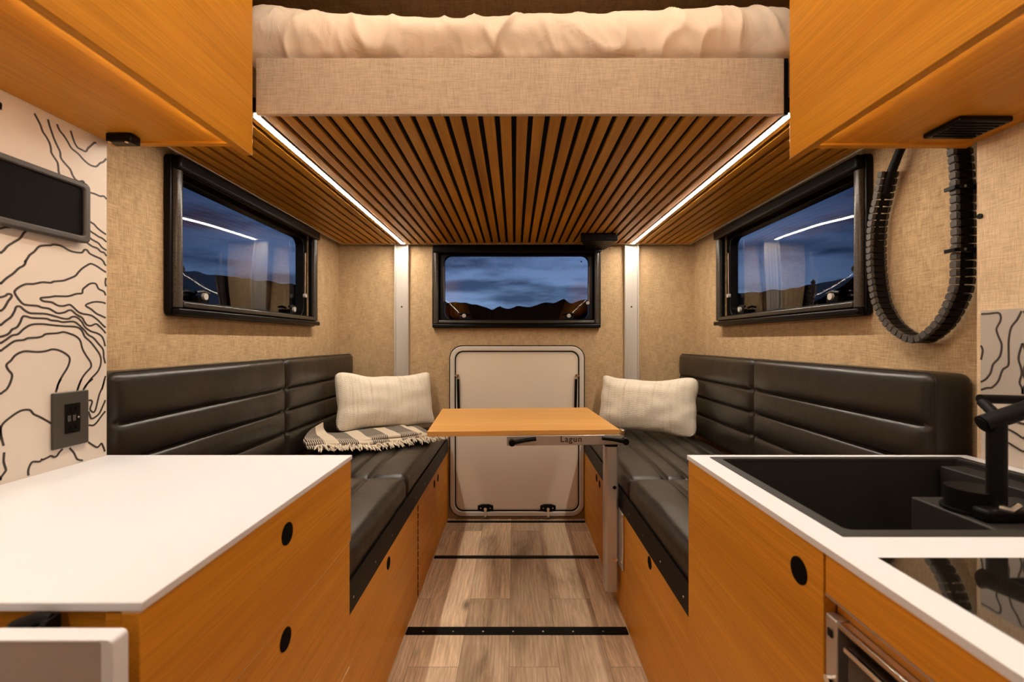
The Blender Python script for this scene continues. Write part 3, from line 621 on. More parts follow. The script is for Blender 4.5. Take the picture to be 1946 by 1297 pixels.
t = thing('vent_fan_cover', 'square black vent cover under the cabinet above the sink', 'vent', (1.0, 1.01, 1.62))
make('cover_plate', B((.945, 1.060, .965, 1.055, 1.617, 1.6295)), BLACKP, t, bevel=.004)
make('grille', B(*[(.955, 1.050, .975+k*.012, .980+k*.012, 1.6150, 1.617) for k in range(6)]), BLACKM, t)

# ================================================================== LAMPS over the galley
for x, lab in ((-.36, 'ceiling light bar nearer the wall speaker'), (.36, 'ceiling light bar nearer the sink')):
    t = thing('ceiling_light', lab, 'ceiling light', (x, .45, ZC), 'galley ceiling lights')
    make('lamp_housing', B((x-.05, x+.05, -.2, 1.1, ZC-.02, ZC-.0005)), ALU, t, bevel=.003)
    make('diffuser', B((x-.04, x+.04, -.19, 1.09, ZC-.026, ZC-.0205)), CEILM, t)

# ================================================================== BENCHES
def disc(name, x, y, z, r, sx, parent, mat=VOID, th=.0012):
    bm = bmesh.new(); cyl(bm, (x, y, z), (x+sx*th, y, z), r, 28); return make(name, bm, mat, parent)
for s, XF, XW, lab in ((-1, -.430, XL, 'oak bench with a dashed piano hinge, below the striped throw'), (1, .450, XR, 'oak bench carrying the table leg bracket')):
    t = thing('bench', lab, 'bench', ((XF+XW)/2, 2.0, 0), 'oak storage benches')
    inn = XF+s*.019
    def bx(x0, x1, *r): return (min(x0, x1), max(x0, x1))+r
    make('bench_box', B(bx(inn, XW-s*.002, 1.125, YB-.045, .0, .455)), OAK, t)
    q = -s
    if s < 0: doors = [(1.126, 2.017, [(1.55, .393)]), (2.023, 2.488, [(2.436, .384)]), (2.492, 2.905, [(2.55, .382)])]
    else: doors = [(1.126, 1.825, [(1.516, .411)]), (1.829, 1.97, []), (1.974, 2.448, [(2.408, .392)]), (2.452, 2.905, [(2.497, .398)])]
    for y0, y1, holes in doors:
        nm = 'door' if holes else 'front_post'
        dd = make(nm, B(bx(XF, inn-s*.0003, y0, y1, .004, .452)), OAK, t, bevel=.001)
        for hy, hz in holes: disc('finger_hole', XF, hy, hz, .0205, q, dd)
    if s < 0:
        make('piano_hinge', B(*[(XF-.004, XF+.0025, 2.0172, 2.0228, .02+k*.034, .046+k*.034) for k in range(12)]), BLACKP, t)
    make('cushion_rail', B(bx(XF+q*.004, XF-q*.0005, 1.126, YB-.04, .440, .527), bx(XF, XF+s*.03, 1.126, YB-.04, .4555, .459)), BLACKR, t, bevel=.0012)
    bm = bmesh.new()
    bm.free()
    for k in range(9):
        bm = bmesh.new(); y = 1.2+k*.19; cyl(bm, (XF+q*.004, y, .475), (XF+q*.0058, y, .475), .0035, 10); make('rail_screw', bm, CHROME, t)
    make('bench_end', B(bx(XF, XF+s*.22, 2.909, YB-.001, .0, .452)), OAK_X, t)

# ---- cushions
def smoothstep(a, b_, x):
    x = max(0, min(1, (x-a)/(b_-a))); return x*x*(3-2*x)
def back_cushion(s, y0, y1, label):
    XB = XL+.003 if s < 0 else XR-.003
    T = .112 if s < 0 else .118; L = y1-y0-.004; z0, z1 = .602, 1.068
    seams = (.735, .835, .935)
    sd = random.random()*9
    def disp(p, n, o):
        # local: x = thickness (front at -s*T/2), y length, z height
        fw = max(0, -s*n.x) if n.length else 0
        front = (-s*o.x > T/2-.0005)
        z = p.z+(z0+z1)/2
        if front or fw > .2:
            g = 0
            edge = smoothstep(0, .05, L/2-abs(p.y)) 
            for zz in seams: g += math.exp(-((z-zz)/.0055)**2)*.014+math.exp(-((z-zz)/.022)**2)*.006
            puff = .010*(1-abs(2*(p.z)/(z1-z0))**6)*(1-abs(2*p.y/L)**8)
            wr = noise.noise(Vector((p.y*4, p.z*9, sd)))*.004
            pinch = 0
            for zz in seams: pinch += .5*math.exp(-((z-zz)/.010)**2)*math.exp(-((L/2-abs(p.y))/.04)**2)*.012
            p = p.copy(); p.x += -s*(puff+wr*edge-g*edge-pinch)*(1 if front else fw)
        else:
            p = p.copy(); p.z += noise.noise(Vector((p.y*5, sd, 0)))*.002*(1 if n.z > .5 else 0)
        return p
    bm = roundbox(T, L, z1-z0, .024, 8, int(L/.012), 78, disp)
    c = Vector((XB-s*T/2, (y0+y1)/2, (z0+z1)/2))
    bmesh.ops.translate(bm, verts=bm.verts, vec=c)
    t = thing('backrest_cushion', label, 'cushion', (c.x, c.y, z0), 'black padded backrest cushions')
    make('padding', bm, LEATHER, t, smooth=True, ang=80)
    # welt seam set back from the front edge
    xf = c.x-s*(T/2-.016); lp = rloop(y0+.0035, y1-.0035, z0+.002, z1-.0005, .022)
    bm = bmesh.new(); tube(bm, [(xf, a, b_) for a, b_ in lp], .0022, 6, closed=True); make('piping', bm, LEATHER, t, smooth=True)
    return t
def seat_cushion(s, y0, y1, label):
    xf = -.437 if s < 0 else .457; xb = XL+.118 if s < 0 else XR-.124
    Wd = abs(xb-xf); L = y1-y0-.004; z0, z1 = .460, .600
    seams = [xf+s*k for k in (.150, .235, .320, .405, .49)]
    cx = (xf+xb)/2; sd = random.random()*9
    def disp(p, n, o):
        X = p.x+cx
        if o.z > (z1-z0)/2-.0005:
            g = 0
            for xx in seams: g += math.exp(-((X-xx)/.0055)**2)*.012+math.exp(-((X-xx)/.020)**2)*.004
            edge = smoothstep(0, .045, L/2-abs(p.y))
            puff = .012*(1-abs(2*p.y/L)**6)*(1-abs(2*p.x/Wd)**6)
            wr = noise.noise(Vector((p.x*7, p.y*5, sd)))*.004
            pn_ = sum(.012*math.exp(-((X-xx)/.009)**2)*math.exp(-((L/2-abs(p.y))/.03)**2) for xx in seams)*.7
            p = p.copy(); p.z += puff+wr-g*edge-pn_
        else:
            p = p.copy()
            if n.z < .7: p.x += (-s if (s*(o.x) < 0) else 0)*.004*(1-abs(2*p.z/(z1-z0))**2)
        return p
    bm = roundbox(Wd, L, z1-z0, .026, 80, int(L/.013), 10, disp)
    c = Vector((cx, (y0+y1)/2, (z0+z1)/2)); bmesh.ops.translate(bm, verts=bm.verts, vec=c)
    t = thing('seat_cushion', label, 'cushion', (c.x, c.y, z0), 'black padded seat cushions')
    make('padding', bm, LEATHER, t, smooth=True, ang=80)
    x0, x1 = min(xf, xb), max(xf, xb)
    lp = rloop(x0+.0015, x1-.0015, y0+.0035, y1-.0035, .022)
    bm = bmesh.new(); tube(bm, [(a, b_, z1-.034) for a, b_ in lp], .0022, 6, closed=True); make('piping', bm, LEATHER, t, smooth=True)
    return t
back_cushion(-1, 1.160, 2.050, 'long black leather backrest cushion between the power outlet panel and the throw')
back_cushion(-1, 2.050, 2.905, 'short black leather backrest cushion behind the pillow on the throw')
back_cushion(1, 1.143, 2.005, 'long black leather backrest cushion below the cable chain')
back_cushion(1, 2.005, 2.905, 'short black leather backrest cushion behind the pillow on bare leather')
seat_cushion(-1, 1.130, 1.838, 'black seat cushion between the drawer cabinet and the striped throw')
seat_cushion(-1, 1.838, 2.905, 'black seat cushion under the striped throw')
seat_cushion(1, 1.130, 1.820, 'black seat cushion next to the sink cabinet door')
seat_cushion(1, 1.820, 2.905, 'black seat cushion carrying a pillow and no throw')

# ---- pillows
def pillow_mesh(seed, W=.575, H=.345, T=.17):
    bm = bmesh.new(); nu, nv = 72, 46
    def P(u, v, sgn):
        cu = 1-.035*(1-v*v)*abs(u)**1.5; cv = 1-(.235 if v > 0 else .08)*(1-u*u)*abs(v)**1.5
        x = W/2*u*cu; z = H/2*v*cv
        prof = ((1-abs(u)**2.6)*(1-abs(v)**2.4))
        t_ = T/2*max(0, prof)**.48
        t_ += noise.noise(Vector((u*3, v*3, seed)))*.010*min(1, prof*3)
        t_ -= .012*math.exp(-((v-.75)/.25)**2)*math.exp(-(u/.35)**2)
        z += noise.noise(Vector((u*2.2, seed, v)))*.010
        return (x+noise.noise(Vector((v*2.5, u, seed+4)))*.008, sgn*max(t_, 0)+.010*math.sin(u*2+seed)*1.0, z)
    G = {}
    for i in range(nu+1):
        for j in range(nv+1):
            u = math.sin(math.pi/2*(-1+2*i/nu)); v = math.sin(math.pi/2*(-1+2*j/nv))
            # keep corners a little rounded
            rr = (abs(u)**9+abs(v)**9)**(1/9)
            if rr > 1: u, v = u/rr, v/rr
            b = i in (0, nu) or j in (0, nv)
            G[i, j, 1] = bm.verts.new(P(u, v, 1)); G[i, j, -1] = G[i, j, 1] if b else bm.verts.new(P(u, v, -1))
    for i in range(nu):
        for j in range(nv):
            bm.faces.new((G[i, j, -1], G[i+1, j, -1], G[i+1, j+1, -1], G[i, j+1, -1]))
            bm.faces.new((G[i, j, 1], G[i, j+1, 1], G[i+1, j+1, 1], G[i+1, j, 1]))
    return bm
def place_pillow(seed, loc, rz, tilt, roll, label):
    o = make('throw_pillow', pillow_mesh(seed), KNIT, smooth=True, ang=80)
    o.location = loc
    o.matrix_basis = Matrix.Translation(loc) @ Matrix.Rotation(rz, 4, 'Z') @ Matrix.Rotation(tilt, 4, 'X') @ Matrix.Rotation(roll, 4, 'Y')
    return tag(o, label, 'pillow', 'cream knitted lumbar pillows')
place_pillow(2.3, (-.745, 2.640, .812), math.radians(37), math.radians(-16), math.radians(2.0), 'cream ribbed lumbar pillow standing on the striped throw')
place_pillow(5.1, (.765, 2.650, .785), math.radians(-35), math.radians(-15), math.radians(-1.0), 'cream ribbed lumbar pillow on bare black leather behind the table leg')

# ---- throw
TCX, TCY, TA = -.745, 2.375, math.radians(36); TSN, TCS = math.sin(TA), math.cos(TA)
def throw():
    bm = bmesh.new()
    def layer(x0, x1, y0, y1, z0, th, seed):
        def disp(p, n, o):
            p = p.copy(); p.z += noise.noise(Vector((p.x*5, p.y*7, seed)))*.010+max(0, -p.x-.05)*.12
            p.y += noise.noise(Vector((p.x*4, seed, 0)))*.016
            Y0 = p.y+(y0+y1)/2; X0_ = p.x+(x0+x1)/2; lim = (-1.000-TCX+Y0*TSN)/TCS
            if X0_ < lim+.03:
                ex = lim+.03-X0_; p.x += ex-.03*(1-math.exp(-ex/.03)); p.z += min(.03, ex*.35)
            return p
        b2 = roundbox(x1-x0, y1-y0, th, th*.48, 70, 36, 5, disp)
        bmesh.ops.translate(b2, verts=b2.verts, vec=((x0+x1)/2, (y0+y1)/2, z0+th/2))
        me = bpy.data.meshes.new('t'); b2.to_mesh(me); b2.free(); bm.from_mesh(me); bpy.data.meshes.remove(me)
    layer(-.345, .325, -.150, .150, .0, .016, 1.0)
    layer(-.348, .310, -.125, .150, .014, .016, 2.2)
    layer(-.340, .235, -.105, .150, .028, .016, 3.1)
    return bm
th = make('throw_blanket', throw(), THROW, smooth=True, ang=60)
tag(th, 'folded cream and charcoal striped throw with fringe beneath a pillow', 'blanket')
TM = Matrix.Translation((TCX, TCY, .622)) @ Matrix.Rotation(TA, 4, 'Z')
th.matrix_basis = TM
bm = bmesh.new(); rnd = random.Random(3)
for i in range(150):
    x = -.300+.655*i/149+rnd.uniform(-.004, .004); y = -.145+noise.noise(Vector((x*4, 1.0, 0)))*.016+rnd.uniform(-.004, .006)
    z = .008+max(0, -x-.05)*.12+rnd.uniform(-.004, .012); a = rnd.uniform(-.9, .9)-math.pi/2; Lf = rnd.uniform(.035, .06)
    if x > .30: y += .02
    p0 = Vector((x, y, z)); p1 = p0+Vector((math.cos(a)*Lf*.4, math.sin(a)*Lf*.45, rnd.uniform(.0, .012))); p2 = p0+Vector((math.cos(a)*Lf*.7+rnd.uniform(-.01, .01), math.sin(a)*Lf, -.004-rnd.uniform(0, .006)))
    r = rnd.uniform(.0028, .0048)
    tube(bm, [p0, (p0+p1)/2+Vector((0, 0, .002)), p1, (p1+p2)/2, p2], [r, r*1.25, r, r*1.1, r*.3], 6)
fr = make('fringe', bm, FRINGE, smooth=True); fr.parent = th; fr.matrix_parent_inverse = Matrix.Identity(4)

# ================================================================== TABLE
tb = thing('dinette_table', 'oak topped table on a metal swivel arm between the benches', 'table', (.41, 1.93, .09))
R = Matrix.Translation((.023, 2.226, 0)) @ Matrix.Rotation(math.radians(3.4), 4, 'Z')
bm = B((-.405, .405, -.318, .318, .753, .775), M=R); make('tabletop', bm, OAK_TABLE, tb, bevel=.002)
ar = Matrix.Translation((.215, 1.932, 0)) @ Matrix.Rotation(math.radians(3.0), 4, 'Z')
bm = B((-.248, .248, -.016, .020, .7105, .7525), M=ar); arm = make('swivel_arm', bm, ALU, tb, bevel=.002)
bm = B((.236, .251, -.020, .022, .7526, .772), M=ar); make('clamp', bm, CHROME, tb, bevel=.002)
for xk, ang_, nm in ((-.228, 1, 'l'), (.248, -1, 'r')):
    bm = bmesh.new(); cyl(bm, (xk, -.016, .728), (xk, -.046, .728), .0135, 20, ar)
    dx = .100 if ang_ > 0 else -.100; dz = .017
    tube(bm, [(xk, -.036, .728), (xk+dx*.5, -.040, .728+dz*.6), (xk+dx, -.042, .728+dz)], [.010, .0085, .0085], 10, ar)
    make('clamp_lever', bm, BLACKP, tb, smooth=True)
cu = bpy.data.curves.new('lettering', 'FONT'); cu.body = 'Lagun'; cu.size = .036; cu.extrude = .0004; cu.space_character = 1.12; cu.align_x = 'CENTER'
to = bpy.data.objects.new('tmp_text', cu); COL.objects.link(to); bpy.context.view_layer.update()
me = bpy.data.meshes.new_from_object(to.evaluated_get(bpy.context.evaluated_depsgraph_get())); bpy.data.objects.remove(to)
me.transform(ar @ Matrix.Translation((.022, -.0164, .7250)) @ Matrix.Rotation(math.pi/2, 4, 'X'))
for mslot in list(me.materials): pass
bt = bmesh.new()
for dx_, dz_ in ((0, 0), (.0007, 0), (-.0007, 0), (0, .0006), (0, -.0006)):
    m2 = me.copy(); m2.transform(Matrix.Translation((dx_, -.00003*len(bt.verts)/max(1, len(me.vertices)), dz_))); bt.from_mesh(m2); bpy.data.meshes.remove(m2)
bt.to_mesh(me); bt.free()
me.materials.clear(); lo_ = link('lettering', me, INK, None); lo_.parent = arm; lo_.matrix_parent_inverse = Matrix.Translation(tb.location).inverted() if False else arm.matrix_parent_inverse.copy() @ Matrix.Identity(4)
lo_.matrix_parent_inverse = Matrix.Identity(4)
# leg: eight sided tube
def octa(cx, cy, hx, hy, c, z0, z1):
    L = [(cx-hx+c, cy-hy), (cx+hx-c, cy-hy), (cx+hx, cy-hy+c), (cx+hx, cy+hy-c), (cx+hx-c, cy+hy), (cx-hx+c, cy+hy), (cx-hx, cy+hy-c), (cx-hx, cy-hy+c)]
    bm = bmesh.new(); slab(bm, L, z0, z1, lambda a, b_, w_: Vector((a, b_, w_))); return bm
lg = make('leg', octa(.4105, 1.948, .0285, .030, .009, .092, .703), ALU, tb)
make('leg_collar', octa(.4105, 1.948, .0265, .028, .009, .7032, .7100), BLACKP, tb)
bm = bmesh.new(); cyl(bm, (.421, 1.918, .532), (.421, 1.9165, .532), .0075, 16); make('leg_hole', bm, VOID, lg)
bm = bmesh.new(); cyl(bm, (.424, 1.918, .229), (.424, 1.913, .229), .0095, 16); cyl(bm, (.424, 1.913, .229), (.424, 1.911, .229), .005, 6); make('leg_bolt', bm, CHROME, lg, smooth=True)
bp_ = make('wall_bracket', B((.4395, .4495, 1.865, 1.965, .205, .440)), ALU, tb, bevel=.004)
for z in (.235, .41):
    bm = bmesh.new(); cyl(bm, (.4395, 1.878, z), (.4375, 1.878, z), .005, 12); make('screw', bm, CHROME, bp_)

EDGE = plain('painted_edge_light', (.80, .55, .30), .5)  # pale colour painted in for light caught on the drawer top edges
# ================================================================== LEFT BASE CABINET + WORKTOP
c = thing('base_cabinet', 'oak three-drawer cabinet beneath the plain white worktop', 'cabinet', (-.70, .80, 0), 'lower oak galley cabinets')
make('cabinet_body', B((PLX+.0005, -.4235, .495, 1.118, .0, .8585)), OAK_X, c)
for z0, z1, hz, xo in ((.659, .857, .809, -.4025), (.352, .655, .622, -.4055), (.012, .348, .31, -.4055)):
    dr = make('drawer', B((-.4232, xo, .489, 1.119, z0, z1)), OAK, c, bevel=.001)
    disc('finger_hole', xo, .805, hz, .0195, 1, dr)
    make('lit_edge_strip', B((-.4232, xo+.0001, .4892, 1.1188, z1+.0001, z1+.0016)), EDGE, dr)  # thin pale strip drawing the lit top edge of the drawer
make('hinge_stile', B((-.44, -.4236, .4895, .4948, .0, .857)), OAK_X, c)
wt = make('worktop', B((PLX+.0008, -.4000, .4885, 1.121, .859, .869)), WHITE, bevel=.0012)
tag(wt, 'plain thin white worktop below the black power outlet', 'worktop')
lf = thing('drop_leaf', 'white edged folding leaf hanging at the drawer cabinet end', 'table leaf', (-.70, .46, .5))
F = lambda u, v, w_: Vector((u, .4515-w_, v))
bm = bmesh.new(); ring(bm, rloop(-1.0, -.3995, .35, .8530, .006, 4), rloop(-.985, -.4110, .362, .8505, .002, 4), -.020, .0, F); make('leaf_edge', bm, WHITE, lf, bevel=.002)
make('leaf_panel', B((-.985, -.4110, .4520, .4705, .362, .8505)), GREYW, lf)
bk = thing('leaf_bracket', 'black folding bracket between the worktop and the hanging leaf', 'bracket', (-.49, .485, .82))
M_ = Matrix.Identity(4)
bm = B((-.4935, -.4870, .4725, .4894, .700, .8580)); make('bracket_plate', bm, BLACKM, bk, bevel=.001)
bm = bmesh.new(); tube(bm, [(-.4900, .482, .856), (-.505, .482, .855), (-.525, .482, .846), (-.538, .482, .834), (-.545, .482, .815)], [.005, .008, .010, .010, .008], 10); make('bracket_arm', bm, BLACKM, bk, smooth=True)
for x in (-.503, -.527):
    bm = bmesh.new(); cyl(bm, (x, .474, .838), (x, .471, .838), .0055, 14); make('rivet', bm, CHROME, bk, smooth=True)

# ================================================================== RIGHT BASE CABINET + WORKTOP
CX = .4275
c = thing('base_cabinet', 'oak cabinet beneath the sink and hob', 'cabinet', (.78, .6, 0), 'lower oak galley cabinets')
make('cabinet_body', B((CX+.019, 1.113, .652, 1.118, .0, .66), (CX+.019, CX+.035, .652, 1.118, .66, .8585), (CX+.035, 1.113, 1.105, 1.118, .66, .8585), (CX+.019, 1.113, -.35, .10, 0, .70), (CX+.030, 1.113, -.35, .655, .0, .07)), OAK_X, c)
dr = make('door', B((CX, CX+.0185, .631, 1.119, .012, .857)), OAK, c, bevel=.001); disc('finger_hole', CX, .684, .805, .0198, -1, dr)
rl = make('false_drawer', B((CX, CX+.0185, -.35, .626, .803, .857)), OAK, c, bevel=.001)
make('rail_edge_strip', B((CX-.0005, CX+.0185, -.35, .626, .8005, .8028)), ALU, rl)
make('recess_board', B((CX+.0190, CX+.030, -.35, .629, .776, .857)), OAK, c)
make('shelf_side', B((CX+.019, 1.0, .632, .6515, .07, .80)), OAK_X, c)
wt = bmesh.new()
zt0, zt1 = .859, .869
for r in ((.4245, .4700, -.35, 1.121), (1.0752, 1.1125, .10, 1.121), (.4700, 1.0752, 1.1002, 1.121), (.4700, 1.0752, .5902, .6518), (1.0002, 1.0752, .10, .5902), (.4700, 1.1125, -.35, .10)):
    box(wt, *r, zt0, zt1)
bmesh.ops.remove_doubles(wt, verts=wt.verts, dist=1e-5)
tag(make('worktop', wt, WHITE), 'thin white worktop cut out around sink and hob', 'worktop')
# hob
hb = thing('induction_hob', 'black glass hob set flush beside the sink', 'hob', (.735, .345, .86))
make('glass_top', B((.4705, 1.0, .1005, .5899, .8600, .8693)), GLASSB, hb, bevel=.0008)
make('hob_body', B((.50, .98, .13, .56, .79, .8598)), BLACKM, hb)
# sink
sk = thing('kitchen_sink', 'matte black inset sink with stepped ledges', 'sink', (.77, .87, .70))
F = lambda u, v, w_: Vector((u, v, w_))
bm = bmesh.new(); ring(bm, rloop(.4703, 1.0749, .6521, 1.0999, .004), rloop(.4915, 1.0550, .6750, 1.0820, .012), .862, .8702, F); make('rim', bm, SINKM, sk, bevel=.0012)
bm = bmesh.new(); ring(bm, rloop(.4855, 1.0620, .6690, 1.0890, .014), rloop(.4915, 1.0550, .6750, 1.0820, .012), .690, .8618, F)
box(bm, .4856, 1.0619, .6691, 1.0889, .684, .6898); make('basin', bm, SINKM, sk)
make('upper_step', B((1.000, 1.0548, .6752, 1.0700, .690, .8565)), SINKM, sk, bevel=.003)
make('lower_ledge', B((.7900, .9998, .6752, .9070, .690, .8400)), SINKM, sk, bevel=.003)
bm = bmesh.new(); cyl(bm, (.63, .88, .690), (.63, .88, .6925), .045, 28); make('drain', bm, BLACKM, sk, smooth=True)
# tap
fa = thing('folding_tap', 'black folding tap standing on the sink ledge', 'tap', (.84, .80, .84))
bm = bmesh.new(); cyl(bm, (.838, .832, .8402), (.838, .832, .8460), .046, 32); cyl(bm, (.838, .832, .8460), (.838, .832, .882), .040, 32); make('tap_base', bm, BLACKM, fa, smooth=True)
bm = bmesh.new(); cyl(bm, (.842, .795, .8465), (.842, .795, 1.012), .0138, 24); make('tap_pole', bm, BLACKM, fa, smooth=True)
bm = bmesh.new(); box(bm, .80, .885, .770, .80, .8403, .862); make('tap_hinge', bm, BLACKM, fa, bevel=.006, seg=3)
bm = bmesh.new(); cyl(bm, (.822, .800, 1.004), (.990, .775, 1.072), .0150, 24); cyl(bm, (.822, .800, 1.004), (.8205, .8002, 1.0034), .0115, 20); make('tap_spout', bm, BLACKM, fa, smooth=True)
bm = bmesh.new(); tube(bm, [(.869, .850, 1.042), (.95, .850, 1.040), (1.03, .85, 1.036)], .0085, 14); cyl(bm, (.872, .848, 1.036), (.860, .800, 1.006), .009, 12); make('tap_lever', bm, BLACKM, fa, smooth=True)
bm = bmesh.new(); tube(bm, [(.825, .778, .866), (.842, .772, .862), (.862, .778, .868)], .005, 8); make('hinge_pin', bm, CHROME, fa, smooth=True)
# fridge
fg = thing('drawer_fridge', 'steel framed fridge with dark glass door under the hob', 'fridge', (.74, .36, .07))
make('fridge_body', B((.4605, 1.0, .10, .629, .075, .765)), BLACKM, fg)
make('side_frame', B((.4300, .4600, .6075, .6300, .08, .775)), ALU, fg, bevel=.002)
make('top_frame', B((.4310, .4600, .105, .6070, .766, .775)), CHROME, fg, bevel=.002)
dd = make('fridge_door', B((.4330, .4595, .110, .5925, .085, .752)), DARKG, fg, bevel=.002)
make('door_trim', B((.4275, .4328, .110, .5925, .745, .752)), CHROME, dd, bevel=.001)
make('frame_button', B((.4280, .4298, .6150, .6235, .748, .758)), BLACKP, fg)
bm = bmesh.new(); cyl(bm, (.4298, .618, .690), (.423, .618, .690), .006, 16); make('lock_knob', bm, CHROME, fg, smooth=True)

# ================================================================== WALL FITTINGS
# speaker
sp = thing('wall_speaker', 'black wall speaker with grey bezel on the printed panel', 'speaker', (PLX, .86, 1.44))
F = lambda u, v, w_: Vector((PLX+w_, u, v))
bm = bmesh.new(); ring(bm, rloop(.640, 1.0580, 1.375, 1.513, .012), rloop(.655, 1.0430, 1.390, 1.500, .008), .0003, .020, F); make('bezel', bm, GREYP, sp, bevel=.004, seg=3)
bm = bmesh.new(); slab(bm, rloop(.655, 1.0430, 1.390, 1.500, .008), .0005, .014, F); make('speaker_mesh', bm, SPEAK, sp)
# outlet
ou = thing('wall_outlet', 'black power outlet on the printed panel above the plain worktop', 'outlet', (PLX, 1.02, .97))
F = lambda u, v, w_: Vector((PLX+w_, u, v))
bm = bmesh.new(); slab(bm, rloop(.984, 1.066, .913, 1.036, .002), .0003, .007, F); pl = make('cover_plate', bm, GREYP, ou, bevel=.002)
pl.data.materials[0] = plain('dark_grey_plate', (.045, .038, .030), .5)
bm = bmesh.new(); slab(bm, rloop(1.008, 1.044, .943, 1.010, .002), .007, .0085, F); so = make('socket_insert', bm, BLACKP, ou, bevel=.001)
for z in (.956, .997):
    bm = B(*[(PLX+.0085, PLX+.0092, 1.019+k*.012, 1.0215+k*.012, z-.005, z+.005) for k in (0, 1)]); cyl(bm, (PLX+.0085, 1.026, z-.010), (PLX+.0092, 1.026, z-.010), .0025, 10); make('socket_slot', bm, VOID, so)
for y in (1.016, 1.028): make('test_button', B((PLX+.0085, PLX+.0102, y-.003, y+.004, .970, .983)), GREYP, so, bevel=.001)
bm = bmesh.new(); cyl(bm, (PLX+.0085, 1.039, .977), (PLX+.0092, 1.039, .977), .002, 8); make('indicator', bm, BUTTON, so)
# screw cap
bm = bmesh.new(); cyl(bm, (PRX+.0018, 1.090, 1.449), (PRX-.0015, 1.090, 1.449), .0065, 16); tag(make('screw_cap', bm, BLACKP, smooth=True), 'small black screw cap on the pale panel beside the cable chain', 'screw cap')

# cable drag chain
ch = thing('cable_chain', 'grey-black drag chain hanging in a loop beside the window', 'cable chain', (1.13, 1.27, 1.16))
P = catmull([(0, y, z) for y, z in CHAIN], 12)
def resample(P, step):
    o = [P[0].copy()]; acc = 0
    for a, b_ in zip(P[:-1], P[1:]):
        d_ = (b_-a).length; t_ = step-acc
        while t_ <= d_: o.append(a+(b_-a)*(t_/d_)); t_ += step
        acc = (acc+d_) % step if True else 0
        acc = d_-(t_-step) if t_-step <= d_ else acc
    return o
def resamp(P, step):
    S = [0]
    for a, b_ in zip(P[:-1], P[1:]): S.append(S[-1]+(b_-a).length)
    n = int(S[-1]/step); o = []; k = 0
    for i in range(n+1):
        s_ = i*step
        while k < len(S)-2 and S[k+1] < s_: k += 1
        f_ = (s_-S[k])/max(1e-9, S[k+1]-S[k]); o.append(P[k].lerp(P[k+1], f_))
    return o
Q = resamp(P, .0205)
def link_mesh():
    # local: y along the chain, z across its thickness, x its width towards the wall
    bm = bmesh.new()
    for x0, o in ((0, -1), (.040, 1)):
        L = [(-.0098, -.0098), (.004, -.0105), (.0085, -.0075), (.0098, 0), (.0085, .0075), (.004, .0105), (-.0098, .0098)]
        slab(bm, L, x0, x0+.006, lambda u, v, w_: Vector((w_, u, v)))
        xx = x0-.0026 if o < 0 else x0+.006
        slab(bm, [(a*.84-.0004, b_*.86) for a, b_ in L], xx, xx+.0026, lambda u, v, w_: Vector((w_, u, v)))
    nf = len(bm.faces)
    box(bm, .0061, .0399, -.0088, .0080, -.0092, -.0062); box(bm, .0061, .0399, -.0088, .0080, .0062, .0092)
    for f_ in list(bm.faces)[nf:]: f_.material_index = 1
    return bm
lm = link_mesh(); bmesh.ops.recalc_face_normals(lm, faces=lm.faces); lme = bpy.data.meshes.new('link'); lm.to_mesh(lme); lm.free(); lme.materials.append(CHAINM); lme.materials.append(BLACKM)
first = None
for i in range(len(Q)-1):
    a = Q[i]; t_ = (Q[min(i+1, len(Q)-1)]-Q[max(i-1, 0)]).normalized()
    M_ = Matrix(((1, 0, 0, 1.107), (0, t_.y, -t_.z, a.y), (0, t_.z, t_.y, a.z), (0, 0, 0, 1)))
    lk = bpy.data.objects.new('chain_link', lme); COL.objects.link(lk); lk.parent = ch; lk.matrix_parent_inverse = Matrix.Translation(ch.location).inverted(); lk.matrix_basis = M_
bm = bmesh.new(); tube(bm, [(1.130, q.y, q.z) for q in Q], .0050, 8); make('inner_cable', bm, BLACKM, ch, smooth=True)
bm = bmesh.new(); tube(bm, [(1.130, 1.390, 1.60), (1.130, 1.372, 1.645), (1.130, 1.340, 1.70), (1.130, 1.31, 1.745)], [.014, .013, .012, .012], 10); make('cable_sleeve', bm, BLACKM, ch, smooth=True)
for z in (1.535, 1.378):
    bm = B((1.098, 1.163, 1.130, 1.137, z-.005, z+.005), (1.156, 1.1655, 1.118, 1.165, z-.012, z+.012), (1.098, 1.103, 1.13, 1.165, z-.005, z+.005)); cp = make('chain_clip', bm, BLACKP, ch, bevel=.001)
    for sx_, sy_ in ((1.118, 1.130), (1.158, 1.118)):
        bm = bmesh.new(); cyl(bm, (sx_, sy_, z), (sx_, sy_-.0015, z), .0035, 10); make('screw', bm, CHROME, cp)

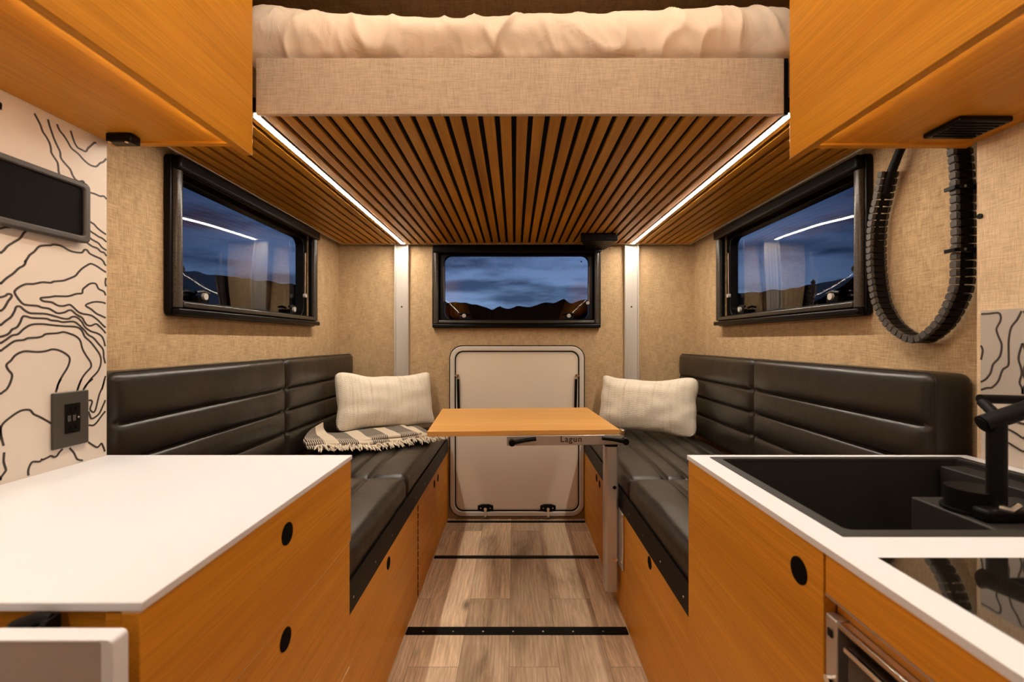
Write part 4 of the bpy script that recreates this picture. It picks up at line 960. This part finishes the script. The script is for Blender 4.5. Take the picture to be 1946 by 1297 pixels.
# ================================================================== OUTSIDE
def ridge(az):
    rear = [(-40, .13), (-28, .115), (-12, .085), (-8.9, .084), (-7.2, .085), (-4.3, .078), (-2.8, .069), (-1.9, .077), (-.9, .070), (.2, .076), (2.1, .075), (3.4, .083), (4.7, .084), (6.2, .0905), (7.1, .081), (8.2, .089), (9.4, .090), (14, .08), (32, .10), (37, .115), (45, .10)]
    if rear[0][0] <= az <= rear[-1][0]:
        for (a, h), (b_, g) in zip(rear[:-1], rear[1:]):
            if a <= az <= b_: base = h+(g-h)*(az-a)/(b_-a); break
    else: base = .10
    return base+.004*noise.noise(Vector((az*.9, 0, 3)))
RAD = 320
bm = bmesh.new(); prev = None; step = .35; az = -75
while az <= 75.01:
    a = math.radians(az); d_ = Vector((math.sin(a), math.cos(a), 0)); h = ridge(az)*RAD
    col = [bm.verts.new(d_*(RAD-90+0)+Vector((0, 0, -1.5))), bm.verts.new(d_*(RAD-40)+Vector((0, 0, 1.15+h*.5+3*noise.noise(Vector((az*.4, 7, 0)))))), bm.verts.new(d_*RAD+Vector((0, 0, 1.15+h))), bm.verts.new(d_*(RAD+80)+Vector((0, 0, -1.5)))]
    if prev:
        for k in range(3): bm.faces.new((prev[k], col[k], col[k+1], prev[k+1]))
    prev = col; az += step
tag(make('mountain_ridge', bm, MTN), 'dark mountain ridge seen through the end window', 'mountain')
struct(make('ground', B((-420, 420, -60, 420, -1.3, -1.25)), GROUND), 'dark ground outside', 'ground')
def conifer(x, y, h, label):
    t = thing('conifer', label, 'tree', (x, y, -1.25))
    bm = bmesh.new(); cyl(bm, (x, y, -1.25), (x, y, -1.25+h*.95), .16, 8, r2=.02); make('trunk', bm, TREE, t)
    bm = bmesh.new(); r_ = random.Random(int(h*10))
    for k in range(26):
        f_ = k/26; z = -1.25+h*(.12+.86*f_); R_ = h*.24*(1-f_)**.9+.05
        for j in range(11):
            a = 2*math.pi*(j+r_.random()*.7)/11; rr = R_*r_.uniform(.7, 1.15)
            p = Vector((x, y, z)); q = Vector((x+rr*math.cos(a), y+rr*math.sin(a), z-rr*.35)); s_ = Vector((-math.sin(a), math.cos(a), 0))*rr*.22; mid = p.lerp(q, .55)
            vs_ = [bm.verts.new(v_) for v_ in (p+Vector((0, 0, .12)), mid+s_, q, mid-s_, p-Vector((0, 0, .1)), mid+Vector((0, 0, -.14)))]
            bm.faces.new((vs_[0], vs_[1], vs_[2])); bm.faces.new((vs_[0], vs_[2], vs_[3])); bm.faces.new((vs_[1], vs_[5], vs_[2])); bm.faces.new((vs_[3], vs_[2], vs_[5])); bm.faces.new((vs_[0], vs_[4], vs_[5], vs_[1])); bm.faces.new((vs_[0], vs_[3], vs_[5], vs_[4]))
    make('foliage', bm, TREE, t)
conifer(16.4, 25.0, 6.0, 'dark conifer seen through the window near the cable chain')
